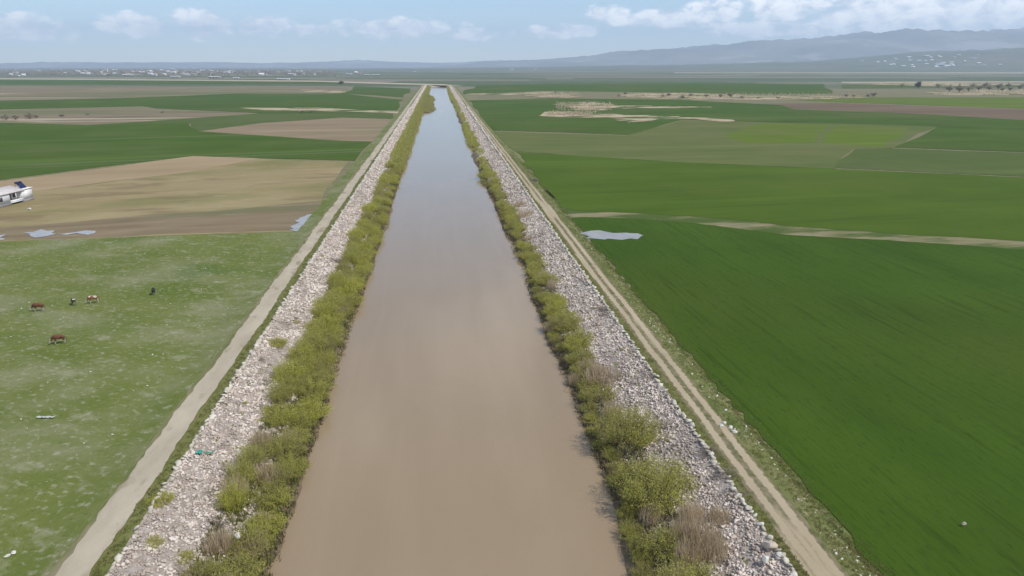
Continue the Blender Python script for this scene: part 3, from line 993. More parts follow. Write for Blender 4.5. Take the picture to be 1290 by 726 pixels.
for px, py, rad, h, lab in ((893, 585, 1.7, 1.0, 'grey-brown leafless bush on right rocks beside the lower big willow'),
                            (912, 612, 1.6, 0.9, 'grey-brown leafless bush on right rocks near the crest stones'),
                            (842, 545, 1.7, 1.0, 'grey leafless bush on the rocks just right of the upper big willow'),
                            (925, 640, 1.8, 0.9, 'flat leafless bush on right rocks above the tan reed bed'),
                            (672, 232, 2.2, 1.4, 'dark leafless bush on the right rock bank far along the canal'),
                            (762, 398, 1.8, 1.0, 'dark leafless bush near the right crest stones halfway along'),
                            (424, 330, 1.9, 1.6, 'grey leafless bush between rocks and willow belt on the left bank'),
                            (420, 386, 1.8, 1.6, 'grey leafless bush below the tall yellow willow on the left bank'),
                            (268, 660, 1.7, 1.6, 'grey-brown leafless bush at the rock edge of the left belt, bottom left'),
                            (357, 505, 1.7, 1.7, 'dark leafless bush at the rock edge of the left belt, mid picture')):
    shrub_at(px, py, rad, h, lab, BARE, 'bare_bush', 'leafless bushes on the rock banks', 2.2)
for px, py, rad, h, lab in ((885, 690, 1.5, 2.9, 'tall stand of dry tan reeds between the rocks and big willow, bottom right'),
                            (858, 680, 1.1, 2.6, 'narrow clump of dry tan reeds left of the tall reed stand'),
                            (905, 668, 1.0, 1.7, 'low dry reed clump on the rocks right of the tall reed stand'),
                            (866, 705, 1.2, 2.4, 'dry reed clump in front of the tall reed stand, by the yellow shrub'),
                            (900, 705, 1.3, 2.0, 'loose dry reed clump on the stones right of the yellow shrub'),
                            (872, 660, 1.2, 2.3, 'dry reed clump behind the tall reed stand, below the big willow'),
                            (760, 478, 2.4, 2.2, 'brownish dry reed clump on the right bank above the biggest willow'),
                            (742, 462, 1.6, 2.0, 'thin dry reed clump on the right bank at the water side of brownish reeds'),
                            (662, 275, 2.2, 2.0, 'pale dry reed clump on the right bank level with the field path'),
                            (655, 262, 1.8, 1.8, 'small dry reed clump on the right bank far along'),
                            (330, 560, 1.3, 2.2, 'thin dry reed clump at rock edge of left belt, middle'),
                            (296, 622, 1.2, 2.4, 'dry reed stalks at rock edge of left belt, lower left'),
                            (276, 690, 1.3, 2.4, 'dry reed stalks at the bottom left end of the shrub belt')):
    x, y = at(px, py, 1.6)
    plant('reed_clump', [(m,) for m in REED], x, y, rad, h, lab, 'reeds', 'dry reed clumps on the banks', ('blades',))

rs = random.Random(5)


def belt(side, y0, y1):
    out = []
    y = y0
    while y < y1:
        st = 3.3 + max(0, y - 120) * 0.012
        if side == 'l':
            if rs.random() < 0.9:
                out.append((-20.9 + rs.uniform(-0.8, 0.7), y + rs.uniform(-1, 1), rs.uniform(1.8, 3.1), rs.uniform(1.9, 4.3), WILLOW if rs.random() < 0.85 else WISPY, 'l'))
            if y < 120 or rs.random() < 0.8:
                out.append((-18.0 + shore(y, -1) * 0.7 + rs.uniform(-0.8, 0.6), y + 1.5 + rs.uniform(-1, 1), rs.uniform(2.1, 3.0), rs.uniform(1.9, 3.1), WILLOW if rs.random() < 0.8 else WISPY, 'l'))
        else:
            if y < 78:
                out.append((17.7 + shore(y, 1) + rs.uniform(-0.3, 0.6), y + rs.uniform(-.5, .5), rs.uniform(1.2, 1.8), rs.uniform(1.0, 1.7), WISPY, 'w'))
            if rs.random() < 0.88 and not 53 < y < 78:
                out.append((19.9 + rs.uniform(-0.9, 1.0), y + rs.uniform(-1, 1), rs.uniform(2.0, 3.1), rs.uniform(1.7, 3.1), WILLOW if rs.random() < 0.72 else WISPY, 'r'))
            out.append((18.2 + shore(y, 1) + rs.uniform(-0.5, 0.4), y + 1.5 + rs.uniform(-1, 1), rs.uniform(1.2, 1.9), rs.uniform(1.1, 2.0), WISPY, 'w'))
        y += st
    return out


ZONES = {'l': [(66, 'below the teal plastic sheet'), (103, 'between the teal sheet and crest bush'), (131, 'between crest bush and tall yellow willow'),
               (200, 'just past the tall yellow willow'), (999, 'far past the tall yellow willow')],
         'r': [(66, 'beside the tan reed stand at bottom right'), (88, 'between biggest round willow and brownish reeds'), (110, 'just past the brownish reed clump'),
               (140, 'opposite the field puddle'), (215, 'between field puddle and field path'), (999, 'past the level of the field path')]}
for x, y, rad, h, kinds, key in belt('l', 44, 300) + belt('r', 44, 290):
    size = 'tall' if h > 2.7 else 'low'
    zone = next(t for lim, t in ZONES['l' if key == 'l' else 'r'] if y < lim)
    twiggy = 'twiggy' if kinds is WISPY else 'leafy'
    where = ('rock side' if x < -19.3 else 'water side') + ' of left belt' if key == 'l' else ('rock side of right belt' if key == 'r' else 'right waterline')
    plant('willow_shrub', kinds, x, y, rad, h, '%s %s willow, %s, %s' % (size, twiggy, where, zone), 'shrub', 'willows, %s, %s, %s %s' % (where, zone, size, twiggy))
for k in range(70):
    side = -1 if k % 2 else 1
    y = 46 + 190 * rs.random() ** 1.5
    x = (-rs.uniform(21.0, 27.0) if side < 0 else rs.uniform(20.5, 27.0))
    if rs.random() < 0.6:
        plant('bare_bush', BARE, x, y, rs.uniform(0.5, 1.3), rs.uniform(0.3, 0.8), 'scrubby leafless twigs growing low between the pale rocks of the %s bank' % ('left' if side < 0 else 'right'), 'bush',
              'low leafless twigs on the %s rocks' % ('left' if side < 0 else 'right'))
    else:
        plant('weed_clump', WISPY, x, y, rs.uniform(0.4, 0.9), rs.uniform(0.3, 0.6), 'little green weed clump growing between the pale rocks of the %s bank' % ('left' if side < 0 else 'right'), 'weeds',
              'weed clumps on the %s rocks' % ('left' if side < 0 else 'right'))
for k in range(34):
    side = -1 if k % 2 else 1
    y = 46 + 220 * rs.random() ** 1.4
    x = -rs.uniform(17.0, 22.6) if side < 0 else rs.uniform(17.6, 21.8)
    plant('reed_clump', [(m,) for m in REED], x, y, rs.uniform(0.7, 1.4), rs.uniform(1.4, 2.6), 'dry tan reed tuft standing between the willows of the %s belt' % ('left' if side < 0 else 'right'), 'reeds',
          'dry reed tufts in the %s belt' % ('left' if side < 0 else 'right'), ('blades',))


def far_belt(name, spots, seed, leaf=0.20):
    """the belt beyond, where shrubs merge into one mass"""
    r = np.random.default_rng(seed)
    C, D, Wd, Ln = [], [], [], []
    for x, y, rad, h in spots:
        n = 170
        ph, q = r.uniform(0, 6.283, n), np.sqrt(r.random(n))
        zz = r.random(n) ** 0.8
        rr = rad * q * np.sqrt(np.maximum(0.05, 1 - zz ** 2.2))
        C.append(np.stack([x + rr * np.cos(ph), y + rr * np.sin(ph), height(x, y) + zz * h], 1))
        D.append(np.stack([np.cos(ph) * q, np.sin(ph) * q, np.full(n, 0.9)], 1) + r.normal(0, 0.35, (n, 3)))
        k = 0.5 + rad / 4
        Wd.append(np.full(n, leaf * 0.6 * k))
        Ln.append(np.full(n, leaf * 1.7 * k))
    V, F = quads(np.concatenate(C), np.concatenate(D), np.concatenate(Wd), np.concatenate(Ln), r)
    return link(name, mesh_np(name, V, F, M['willow']))


spots = []
y = 298
while y < Y_END:
    spots.append((-20.6 + rs.uniform(-1.2, 1), y, rs.uniform(2.0, 3.2), rs.uniform(2.2, 3.6)))
    spots.append((-17.8 + rs.uniform(-1, 1.4), y + 1.5, rs.uniform(1.8, 2.8), rs.uniform(1.8, 2.8)))
    y += 3.8
o = far_belt('far_shrub_belt', spots, 71)
tag(o, 'olive mass of distant willow scrub along the far left water edge', 'shrubs', kind='stuff')
spots = []
y = 288
while y < Y_END:
    if rs.random() < (0.6 if y < 480 or y > 780 else 0.4):
        spots.append((19.6 + rs.uniform(-1.4, 1.2), y, rs.uniform(1.6, 2.8), rs.uniform(1.4, 2.8)))
    if 380 < y < 520 or 900 < y < 1200:
        spots.append((18.2 + rs.uniform(-1, 1), y + 1, rs.uniform(1.8, 3.0), rs.uniform(2.0, 3.2)))
    y += 3.8
o = far_belt('far_shrub_belt', spots, 72)
tag(o, 'patchy mass of distant willow scrub along the far right water edge', 'shrubs', kind='stuff')
# the overgrown bar that narrows the water far down on the left
bar_v = []
ring = [(-18, 690), (-9, 686), (-5.5, 705), (-3.8, 770), (-6, 830), (-7, 900), (-4.5, 960), (-6.5, 1030), (-11, 1080), (-18, 1085)]
ring = ragged(ring, 0.8, 14, 9, 0)
bm = bmesh.new()
tp = [bm.verts.new((x, y, 0.22)) for x, y in ring]
lw = [bm.verts.new((x, y, -0.5)) for x, y in ring]
bm.faces.new(tp)
for i in range(len(ring)):
    bm.faces.new((tp[i], lw[i], lw[(i + 1) % len(ring)], tp[(i + 1) % len(ring)]))
bmesh.ops.recalc_face_normals(bm, faces=bm.faces[:])
me = bpy.data.meshes.new('mud_bar')
bm.to_mesh(me)
bm.free()
me.materials.append(M['bed'])
tag(link('mud_bar', me), kind='structure')
spots = []
for k in range(170):
    y = rs.uniform(690, 1080)
    xr = np.interp(y, [690, 705, 770, 830, 900, 960, 1030, 1080], [-9, -6, -4.5, -6.5, -7.5, -5, -7, -11])
    spots.append((rs.uniform(-18, xr), y, rs.uniform(2.2, 3.4), rs.uniform(1.8, 3.4)))
r = far_belt('bar_scrub', spots, 73)
r.location.z = 0.2
tag(r, 'olive scrub covering the bar that narrows the far end of the canal', 'shrubs', kind='stuff')


def tufts(name, pts, h, mat, seed, n=5, kindlabel=None):
    """small blades of grass at the points (x, y, z)"""
    r = np.random.default_rng(seed)
    P = np.repeat(np.asarray(pts), n, axis=0)
    m = len(P)
    P = P + np.stack([r.normal(0, 0.10, m), r.normal(0, 0.10, m), np.zeros(m)], 1)
    hh = h * r.uniform(0.5, 1.2, m)
    a = r.uniform(0, 6.283, m)
    s = np.stack([np.cos(a), np.sin(a), np.zeros(m)], 1) * (0.12 * h + 0.012)
    t = P + np.stack([r.normal(0, 0.35, m) * hh, r.normal(0, 0.35, m) * hh, hh], 1)
    V = np.stack([P - s, P + s, t], 1).reshape(-1, 3)
    o = link(name, mesh_np(name, V, np.arange(m * 3).reshape(m, 3), mat))
    return tag(o, kindlabel[0], kindlabel[1], kind='stuff')


def scatter(n, x0, x1, y0, y1, seed, p=1.0):
    r = np.random.default_rng(seed)
    y = y0 + (y1 - y0) * r.random(n) ** p
    x = r.uniform(x0, x1, n)
    return [(a, b, height(a, b)) for a, b in zip(x, y)]


tufts('verge_grass', scatter(1500, -29.3, -28.15, 40, 330, 1, 1.7), 0.28, M['grass'], 3, 5, ('rough grass growing between the gravel road and the left rock bank', 'grass'))
tufts('verge_grass', scatter(1500, 27.8, 28.8, 40, 330, 4, 1.7) + scatter(3600, 32.2, 35.0, 40, 330, 5, 1.7) + scatter(2600, 34.4, 36.2, 40, 300, 55, 1.6), 0.26, M['grass'], 6, 5, ('rough grass and weeds on both sides of the rutted dirt track', 'grass'))
tufts('waterline_grass', scatter(5200, -22.4, -16.3, 42, 320, 7, 1.5), 0.75, M['grass'], 8, 5, ('rank grass under the willows of the left bank', 'grass'))
tufts('waterline_reeds', scatter(5200, 16.7, 21.6, 42, 320, 9, 1.5) + scatter(700, -16.6, -16.0, 42, 300, 10, 1.5), 0.7, M['twig'], 11, 5, ('brown dry stalks along the waterline under the shrubs', 'stalks'))
gr = np.random.default_rng(12)
tufts('pasture_grass', [(x, y, 3.02) for x, y in zip(-33.6 - 70 * gr.random(3500) ** 1.2, 44 + 116 * gr.random(3500) ** 1.2)], 0.12, M['grass'], 13, 4, ('short tufts of grass over the grazed pasture', 'grass'))


# small pale stones lying about
def pebbles(name, P, smin, smax, seed, mat, label):
    r = np.random.default_rng(seed)
    n = len(P)
    S = smin + (smax - smin) * r.random(n) ** 3
    m, _ = rotm(r, n)
    v, f = ROCKV[0]
    W_ = np.einsum('nij,nvj->nvi', m, v[None] * S[:, None, None]) + np.asarray(P)[:, None, :]
    F_ = f[None] + (np.arange(n) * len(v))[:, None, None]
    o = link(name, mesh_np(name, W_.reshape(-1, 3), F_.reshape(-1, 3), mat))
    return tag(o, label, 'stones', kind='stuff')


M['chalk'] = plain('pale_stone', (0.60, 0.58, 0.52), 0.9, 0.15)
pebbles('scattered_stones', [(x, y, 3.1) for x, y in zip(-33.8 - 85 * gr.random(420) ** 1.1, 44 + 116 * gr.random(420) ** 1.1)], 0.06, 0.30, 3, M['chalk'], 'small pale stones and scraps strewn over the pasture')
pebbles('scattered_stones', scatter(420, 32.3, 34.6, 42, 260, 31, 1.5), 0.08, 0.38, 4, M['chalk'], 'small pale stones strewn along the weedy verge of the right field')


def stone_thing(name, px, py, z, s, label, cat, mat=M['chalk'], group=None):
    x, y = at(px, py, z)
    v, f = ROCKV[random.randrange(6)]
    bm = bmesh.new()
    bmesh.ops.create_icosphere(bm, subdivisions=3, radius=0.5)
    rr = random.Random(px)
    pl = [(Vector((rr.gauss(0, 1), rr.gauss(0, 1), rr.gauss(0, 0.7))).normalized(), rr.uniform(0.26, 0.40)) for _ in range(9)]
    for q in bm.verts:
        q.co *= 1 + 0.07 * math.sin(q.co.x * 9 + px) * math.cos(q.co.y * 8)
        for nn, dd in pl:
            e = q.co.dot(nn) - dd
            if e > 0: q.co -= nn * e
        q.co = Vector((q.co.x * s[0], q.co.y * s[1], q.co.z * s[2]))
    me = bpy.data.meshes.new(name)
    bm.to_mesh(me)
    bm.free()
    me.materials.append(mat)
    o = link(name, me)
    o.location = (x, y, z + s[2] * 0.28)
    o.rotation_euler = (0, 0, rr.uniform(0, 3))
    return tag(o, label, cat, group)


M['boulder'] = plain('tan_boulder', (0.50, 0.42, 0.33), 0.9, 0.2)
stone_thing('boulder', 968, 690, 3.5, (1.35, 1.15, 0.95), 'big tan boulder at the end of the right crest stones, bottom right', 'boulder', M['boulder'], 'boulders at the right crest')
stone_thing('boulder', 964, 708, 3.4, (0.9, 0.6, 0.65), 'grey-white boulder leaning below the big tan one, bottom right', 'boulder', M['chalk'], 'boulders at the right crest')
stone_thing('boulder', 981, 700, 3.5, (0.65, 0.55, 0.5), 'small white boulder right of the big tan one', 'boulder', M['chalk'], 'boulders at the right crest')
stone_thing('stone', 1214, 661, 3.3, (0.45, 0.35, 0.35), 'single pale stone lying alone in the dark wheat, lower right', 'stone', M['boulder'])
stone_thing('stone', 300, 676, 2.2, (0.9, 0.6, 0.5), 'single white stone among the willow shrubs at lower left', 'stone')
stone_thing('stone', 9, 701, 3.1, (0.6, 0.35, 0.25), 'white stone on the pasture at the lower left edge, left of two', 'stone')
stone_thing('stone', 17, 697, 3.1, (0.5, 0.4, 0.25), 'white stone on the pasture at the lower left edge, right of two', 'stone')
stone_thing('stone', 37, 264, 3.1, (1.3, 0.9, 0.6), 'white rubble lump in the grass in front of the white house', 'stone')
for i, (px, py) in enumerate(((912, 534), (920, 540), (925, 545), (909, 538))):
    stone_thing('stone', px, py, 3.45, (0.75, 0.6, 0.5), 'pale stone in the little heap on the verge of the right track', 'stone', M['chalk'], 'heap of stones on the right verge')


def scrap(name, px, py, z, pts, mat, label, cat):
    """a crumpled sheet lying on the ground"""
    x, y = at(px, py, z)
    bm = bmesh.new()
    rr = random.Random(px)
    nx = 10
    g = [[None] * 5 for _ in range(nx)]
    for i in range(nx):
        t = i / (nx - 1)
        cx = np.interp(t, [0, .5, 1], [p[0] for p in pts])
        cy = np.interp(t, [0, .5, 1], [p[1] for p in pts])
        w = np.interp(t, [0, .5, 1], [p[2] for p in pts])
        for j in range(5):
            g[i][j] = bm.verts.new((cx + rr.uniform(-.05, .05), cy + (j / 4 - .5) * w + rr.uniform(-.05, .05), 0.05 + rr.uniform(0, 0.14)))
    for i in range(nx - 1):
        for j in range(4):
            bm.faces.new((g[i][j], g[i + 1][j], g[i + 1][j + 1], g[i][j + 1]))
    me = bpy.data.meshes.new(name)
    bm.to_mesh(me)
    bm.free()
    me.materials.append(mat)
    o = link(name, me)
    o.location = (x, y, z + 0.05)
    sm = o.modifiers.new('thickness', 'SOLIDIFY')
    sm.thickness = 0.02
    return tag(o, label, cat)


M['teal'] = plain('teal_net', (0.055, 0.30, 0.24), 0.6)
M['white_scrap'] = plain('white_scrap', (0.45, 0.46, 0.42), 0.6)
scrap('plastic_sheet', 252, 571, 3.25, [(-0.5, 0, .55), (0, .05, .75), (.35, -.05, .4)], M['teal'], 'crumpled teal plastic sheet caught on the left rock bank', 'plastic')
scrap('plastic_scrap', 264, 572, 3.05, [(-0.35, 0, .2), (0, .05, .2), (.4, .1, .35)], M['teal'], 'smaller teal plastic scrap just right of the teal sheet', 'plastic')
scrap('plastic_sheet', 58, 527, 3.05, [(-1.1, .15, .25), (0, 0, .3), (1.0, 0, .4)], M['white_scrap'], 'long white plastic strip lying on the pasture at left', 'plastic')


# ------------------------------------------------------------------ cows
def cow_mat(name, body, white_face=True, patch=0.0):
    m = bpy.data.materials.new(name)
    m.use_nodes = True
    T = NT(m.node_tree)
    b = T.n['Principled BSDF']
    P = T.new('ShaderNodeTexCoord').outputs['Object']
    s = T.new('ShaderNodeSeparateXYZ')
    T.l.new(P, s.inputs[0])
    d = tuple(c * 0.75 for c in body)
    c = T.ramp(T.noise(P, 3.0, 4), [(0.3, d), (0.7, body)])
    w = (0.62, 0.58, 0.50)
    if patch:
        c = T.mix(T.step(T.noise(P, 1.5, 2), 0.62 - patch, 0.65 - patch), c, w)
    if white_face:
        c = T.mix(T.step(s.outputs[0], 0.98, 1.06), c, w)
    low = T.math('MULTIPLY', T.step(T.math('MULTIPLY', s.outputs[2], -1.0), -0.62, -0.50), 0.6 if white_face else 0.2)
    c = T.mix(low, c, w)
    T.put(b.inputs['Base Color'], c)
    b.inputs['Roughness'].default_value = 0.75
    return m


def cow_body(mat):
    """one continuous skin, facing +x, head down grazing"""
    J = {'pelvis': (-0.62, 0, 1.18, .30, .29), 'loin': (-0.2, 0, 1.14, .33, .36), 'chest': (0.30, 0, 1.12, .32, .38), 'withers': (0.58, 0, 1.16, .24, .31),
         'neck': (0.88, 0, 0.92, .15, .21), 'poll': (1.10, 0, 0.62, .13, .15), 'face': (1.22, 0, 0.38, .10, .11), 'muzzle': (1.30, 0, 0.19, .085, .085)}
    E = [('pelvis', 'loin'), ('loin', 'chest'), ('chest', 'withers'), ('withers', 'neck'), ('neck', 'poll'), ('poll', 'face'), ('face', 'muzzle')]
    for s, t in ((1, 'a'), (-1, 'b')):
        J.update({'hip' + t: (-0.70, .20 * s, 1.05, .17, .20), 'knee' + t: (-0.58, .24 * s, .74, .12, .13), 'hock' + t: (-0.82, .22 * s, .46, .065, .07), 'hfet' + t: (-0.76, .22 * s, .12, .055, .055), 'hhoof' + t: (-0.72, .22 * s, .03, .065, .06),
                  'sho' + t: (0.46, .20 * s, .92, .14, .18), 'elb' + t: (0.42, .21 * s, .66, .09, .10), 'wri' + t: (0.47, .20 * s, .38, .06, .06), 'ffet' + t: (0.45, .20 * s, .12, .05, .05), 'fhoof' + t: (0.48, .20 * s, .03, .062, .055)})
        E += [('pelvis', 'hip' + t), ('hip' + t, 'knee' + t), ('knee' + t, 'hock' + t), ('hock' + t, 'hfet' + t), ('hfet' + t, 'hhoof' + t),
              ('chest', 'sho' + t), ('sho' + t, 'elb' + t), ('elb' + t, 'wri' + t), ('wri' + t, 'ffet' + t), ('ffet' + t, 'fhoof' + t)]
    ks = list(J)
    me = bpy.data.meshes.new('cow_skeleton')
    me.from_pydata([J[k][:3] for k in ks], [(ks.index(a), ks.index(b)) for a, b in E], [])
    o = link('cow_skeleton', me)
    o.modifiers.new('skin', 'SKIN')
    for i, k in enumerate(ks):
        me.skin_vertices[0].data[i].radius = J[k][3:]
        me.skin_vertices[0].data[i].use_root = (i == 0)
    o.modifiers.new('smooth', 'SUBSURF').levels = 2
    o.modifiers['smooth'].render_levels = 2
    dg = bpy.context.evaluated_depsgraph_get()
    out = bpy.data.meshes.new_from_object(o.evaluated_get(dg))
    out.name = 'cow'
    out.materials.clear()
    out.materials.append(mat)
    out.polygons.foreach_set('use_smooth', np.ones(len(out.polygons), dtype=bool))
    bpy.data.objects.remove(o)
    return out


def bit(name, pts, rad, mat, parent):
    p = np.array([pts], dtype=float)
    return link(name, mesh_np(name, *tubes(p, np.array([rad], dtype=float), 6), mat, True), parent)


def cow(px, py, ang, scale, mat, label, tailmat):
    x, y = at(px, py, 3.05)
    o = link('cow', cow_body(mat))
    o.location = (x, y, 3.04)
    o.rotation_euler = (0, 0, ang)
    o.scale = (scale,) * 3
    tag(o, label, 'cow', 'cattle grazing on the left pasture')
    bit('tail', [(-0.90, 0, 1.28), (-1.0, 0, 1.1), (-1.03, .03, .8), (-1.0, .04, .48), (-1.0, .04, .38)], [.04, .03, .022, .04, .01], tailmat, o)
    for s in (1, -1):
        bit('ear', [(1.05, .10 * s, .70), (1.06, .22 * s, .70), (1.10, .34 * s, .64)], [.02, .065, .012], tailmat, o)
        bit('horn', [(1.02, .07 * s, .76), (1.04, .17 * s, .84), (1.10, .20 * s, .93)], [.032, .025, .006], M['horn'], o)
    return o


M['horn'] = plain('horn', (0.35, 0.31, 0.24), 0.5)
red = cow_mat('red_hide', (0.150, 0.052, 0.022))
pied = cow_mat('pied_hide', (0.21, 0.085, 0.035), True, 0.12)
dark = cow_mat('dark_hide', (0.030, 0.022, 0.018), False, 0.06)
black = cow_mat('black_hide', (0.012, 0.014, 0.016), False, 0.0)
plain_red, plain_dark = plain('red_hair', (0.12, 0.045, 0.02), 0.8), plain('dark_hair', (0.015, 0.014, 0.013), 0.8)
cow(49, 392, R(184), 1.0, red, 'red-brown cow with pale face grazing at the far left of the herd', plain_red)
cow(75, 433, R(195), 1.0, red, 'red-brown cow with white face grazing nearest, below the rest of the herd', plain_red)
cow(118, 382, R(200), 0.95, pied, 'brown and white cow grazing in the middle of the pasture', plain_red)
cow(93, 384, R(125), 0.82, dark, 'small dark calf with pale patches between the brown cows', plain_dark)
cow(194, 371, R(110), 0.85, black, 'small black calf standing apart to the right of the herd', plain_dark)


# ------------------------------------------------------------------ buildings
def box_np(x0, x1, y0, y1, z0, z1):
    V = np.array([(x, y, z) for z in (z0, z1) for y in (y0, y1) for x in (x0, x1)], dtype=float)
    F = np.array([(0, 2, 3, 1), (4, 5, 7, 6), (0, 1, 5, 4), (2, 6, 7, 3), (0, 4, 6, 2), (1, 3, 7, 5)])
    return V, F


def part(name, boxes, mat, parent):
    return link(name, mesh_np(name, *join_np([box_np(*b) for b in boxes]), mat), parent)


M['whitewash'] = surf('whitewash', [(0.3, (0.70, 0.68, 0.65)), (0.7, (0.80, 0.79, 0.77))], 0.8, layers=[((0.55, 0.52, 0.47), 0.7, 0.6, 0.75, (1, 1, 0.3), 0, 0.5)])
M['plinth'] = plain('plinth', (0.26, 0.25, 0.235), 0.9)
M['roof_pale'] = surf('pale_roof', [(0.3, (0.56, 0.51, 0.48)), (0.7, (0.66, 0.61, 0.58))], 0.7, layers=[((0.45, 0.40, 0.37), 2.0, 0.55, 0.7, (0.1, 1, 1), 0, 0.4)])
M['pane'] = plain('dark_glass', (0.06, 0.065, 0.07), 0.15)
M['panel'] = plain('solar_panel', (0.020, 0.028, 0.090), 0.2)
M['door'] = plain('door_brown', (0.17, 0.12, 0.085), 0.6)
M['steel'] = plain('steel', (0.45, 0.46, 0.48), 0.4, metal=0.6)

hx, hy = at(40, 252, 3)
hx -= 0.3
HR = R(-10)
house = empty('white_house', (hx, hy - 2.5, 3.0), HR)
tag(house, 'low white farmhouse with pale roof and blue solar panel cut by the left edge', 'house')
# local +x faces the canal; the long front runs along y; right-hand wing stands proud of the porch
part('plinth', [(-8.0, 0.1, -26, -5.9, -0.2, 0.7), (-8.0, 0.1, -1.1, 3.3, -0.2, 0.7), (-8.0, -1.6, -5.9, -1.1, -0.2, 0.7)], M['plinth'], house)
part('wall', [(-7.9, 0.0, -25.9, -6.0, 0.7, 3.5), (-7.9, 0.0, -1.0, 3.2, 0.7, 3.7), (-7.9, -1.9, -6.0, -1.0, 0.7, 3.5)], M['whitewash'], house)
part('porch_floor', [(-1.88, 0.15, -5.97, -1.03, 0.55, 0.76)], M['whitewash'], house)
part('porch_rail', [(-0.08, 0.04, -5.97, -1.03, 0.77, 1.35)], M['whitewash'], house)
part('porch_post', [(-0.12, 0.08, -3.6, -3.4, 1.352, 3.49)], M['whitewash'], house)
dr = part('door', [(-1.9, -1.84, -4.2, -3.2, 0.77, 2.85)], M['door'], house)
part('door_handle', [(-1.84, -1.78, -3.36, -3.28, 1.75, 1.85)], M['steel'], dr)
rv = np.array([(0.35, -26.3, 3.45), (0.35, 0.0, 3.45), (-4.0, 0.0, 4.75), (-4.0, -26.3, 4.75), (-8.3, 0.0, 3.45), (-8.3, -26.3, 3.45)])
rv = np.concatenate([rv, rv + (0, 0, 0.14)])
rf = np.array([(6, 7, 8, 9), (9, 8, 10, 11), (0, 3, 2, 1), (3, 5, 4, 2), (0, 1, 7, 6), (4, 5, 11, 10), (1, 2, 8, 7), (2, 4, 10, 8), (0, 6, 9, 3), (3, 9, 11, 5)])
rv[:6, 2] += 0.06
rv[6:, 2] += 0.06
roof = link('roof', mesh_np('roof', rv, rf, M['roof_pale']), house)
for k in range(24):                                   # standing seams of the sheet roof
    y = -26.0 + k * 1.12
    a, b = Vector((0.35, y, 3.67)), Vector((-4.0, y, 4.97))
    V = [(a.x, y - .04, a.z), (a.x, y + .04, a.z), (b.x, y + .04, b.z), (b.x, y - .04, b.z), (a.x, y - .04, a.z - .08), (a.x, y + .04, a.z - .08), (b.x, y + .04, b.z - .08), (b.x, y - .04, b.z - .08)]
    link('roof_seam', mesh_np('roof_seam', V, [(0, 1, 2, 3), (4, 7, 6, 5), (0, 4, 5, 1), (2, 6, 7, 3), (0, 3, 7, 4), (1, 5, 6, 2)], M['roof_pale']), roof)
part('flat_roof', [(-8.2, 0.25, 0.02, 3.45, 3.72, 3.92), (-8.2, 0.25, -1.2, 0.0, 3.45, 3.50)], M['whitewash'], house)
for y in (-9.6, -14.0, -19.0, -23.5):
    w = part('window', [(0.0, 0.06, y - 0.75, y + 0.75, 1.6, 2.9)], M['steel'], house)
    part('pane', [(0.06, 0.075, y - 0.66, y - 0.04, 1.68, 2.82), (0.06, 0.075, y + 0.04, y + 0.66, 1.68, 2.82)], M['pane'], w)
w = part('window', [(-1.9, -1.85, -2.6, -1.4, 1.6, 2.8)], M['steel'], house)
part('pane', [(-1.85, -1.84, -2.52, -1.48, 1.68, 2.72)], M['pane'], w)
heater = empty('solar_heater', (hx - 1.6 * math.cos(HR) - 1.1 * math.sin(HR), hy - 2.5 - 1.6 * math.sin(HR) + 1.1 * math.cos(HR), 6.92), HR)
tag(heater, 'dark blue solar water heater standing on the flat roof of the white house', 'solar heater')
pv = np.array([(0.9, -1.2, 0.12), (0.9, 1.2, 0.12), (-0.5, 1.2, 1.75), (-0.5, -1.2, 1.75)])
pv = np.concatenate([pv, pv + (-0.07, 0, -0.06)])
bf = np.array([(0, 1, 2, 3), (4, 7, 6, 5), (0, 4, 5, 1), (1, 5, 6, 2), (2, 6, 7, 3), (3, 7, 4, 0)])
link('collector_panel', mesh_np('collector_panel', pv, bf, M['panel']), heater)
bit('tank', [(-0.75, -1.2, 1.75), (-0.75, -1.15, 1.75), (-0.75, 1.15, 1.75), (-0.75, 1.2, 1.75)], [.02, .30, .30, .02], M['panel'], heater)
part('leg', [(-0.9, -0.82, -1.0, -0.92, 0.0, 1.6)], M['steel'], heater)
part('leg', [(-0.9, -0.82, 0.92, 1.0, 0.0, 1.6)], M['steel'], heater)
part('foot_bar', [(0.80, 0.88, -1.1, 1.1, 0.0, 0.14)], M['steel'], heater)

WALLS = [plain('wall_white', (0.72, 0.71, 0.68), 0.8), plain('wall_cream', (0.55, 0.49, 0.42), 0.8), plain('wall_grey', (0.36, 0.34, 0.32), 0.8), plain('wall_pink', (0.47, 0.37, 0.33), 0.8)]
ROOFS = [plain('roof_white', (0.74, 0.74, 0.74), 0.5), plain('roof_grey', (0.33, 0.32, 0.32), 0.7), plain('roof_red', (0.30, 0.15, 0.11), 0.8), plain('roof_rust', (0.26, 0.20, 0.16), 0.8)]


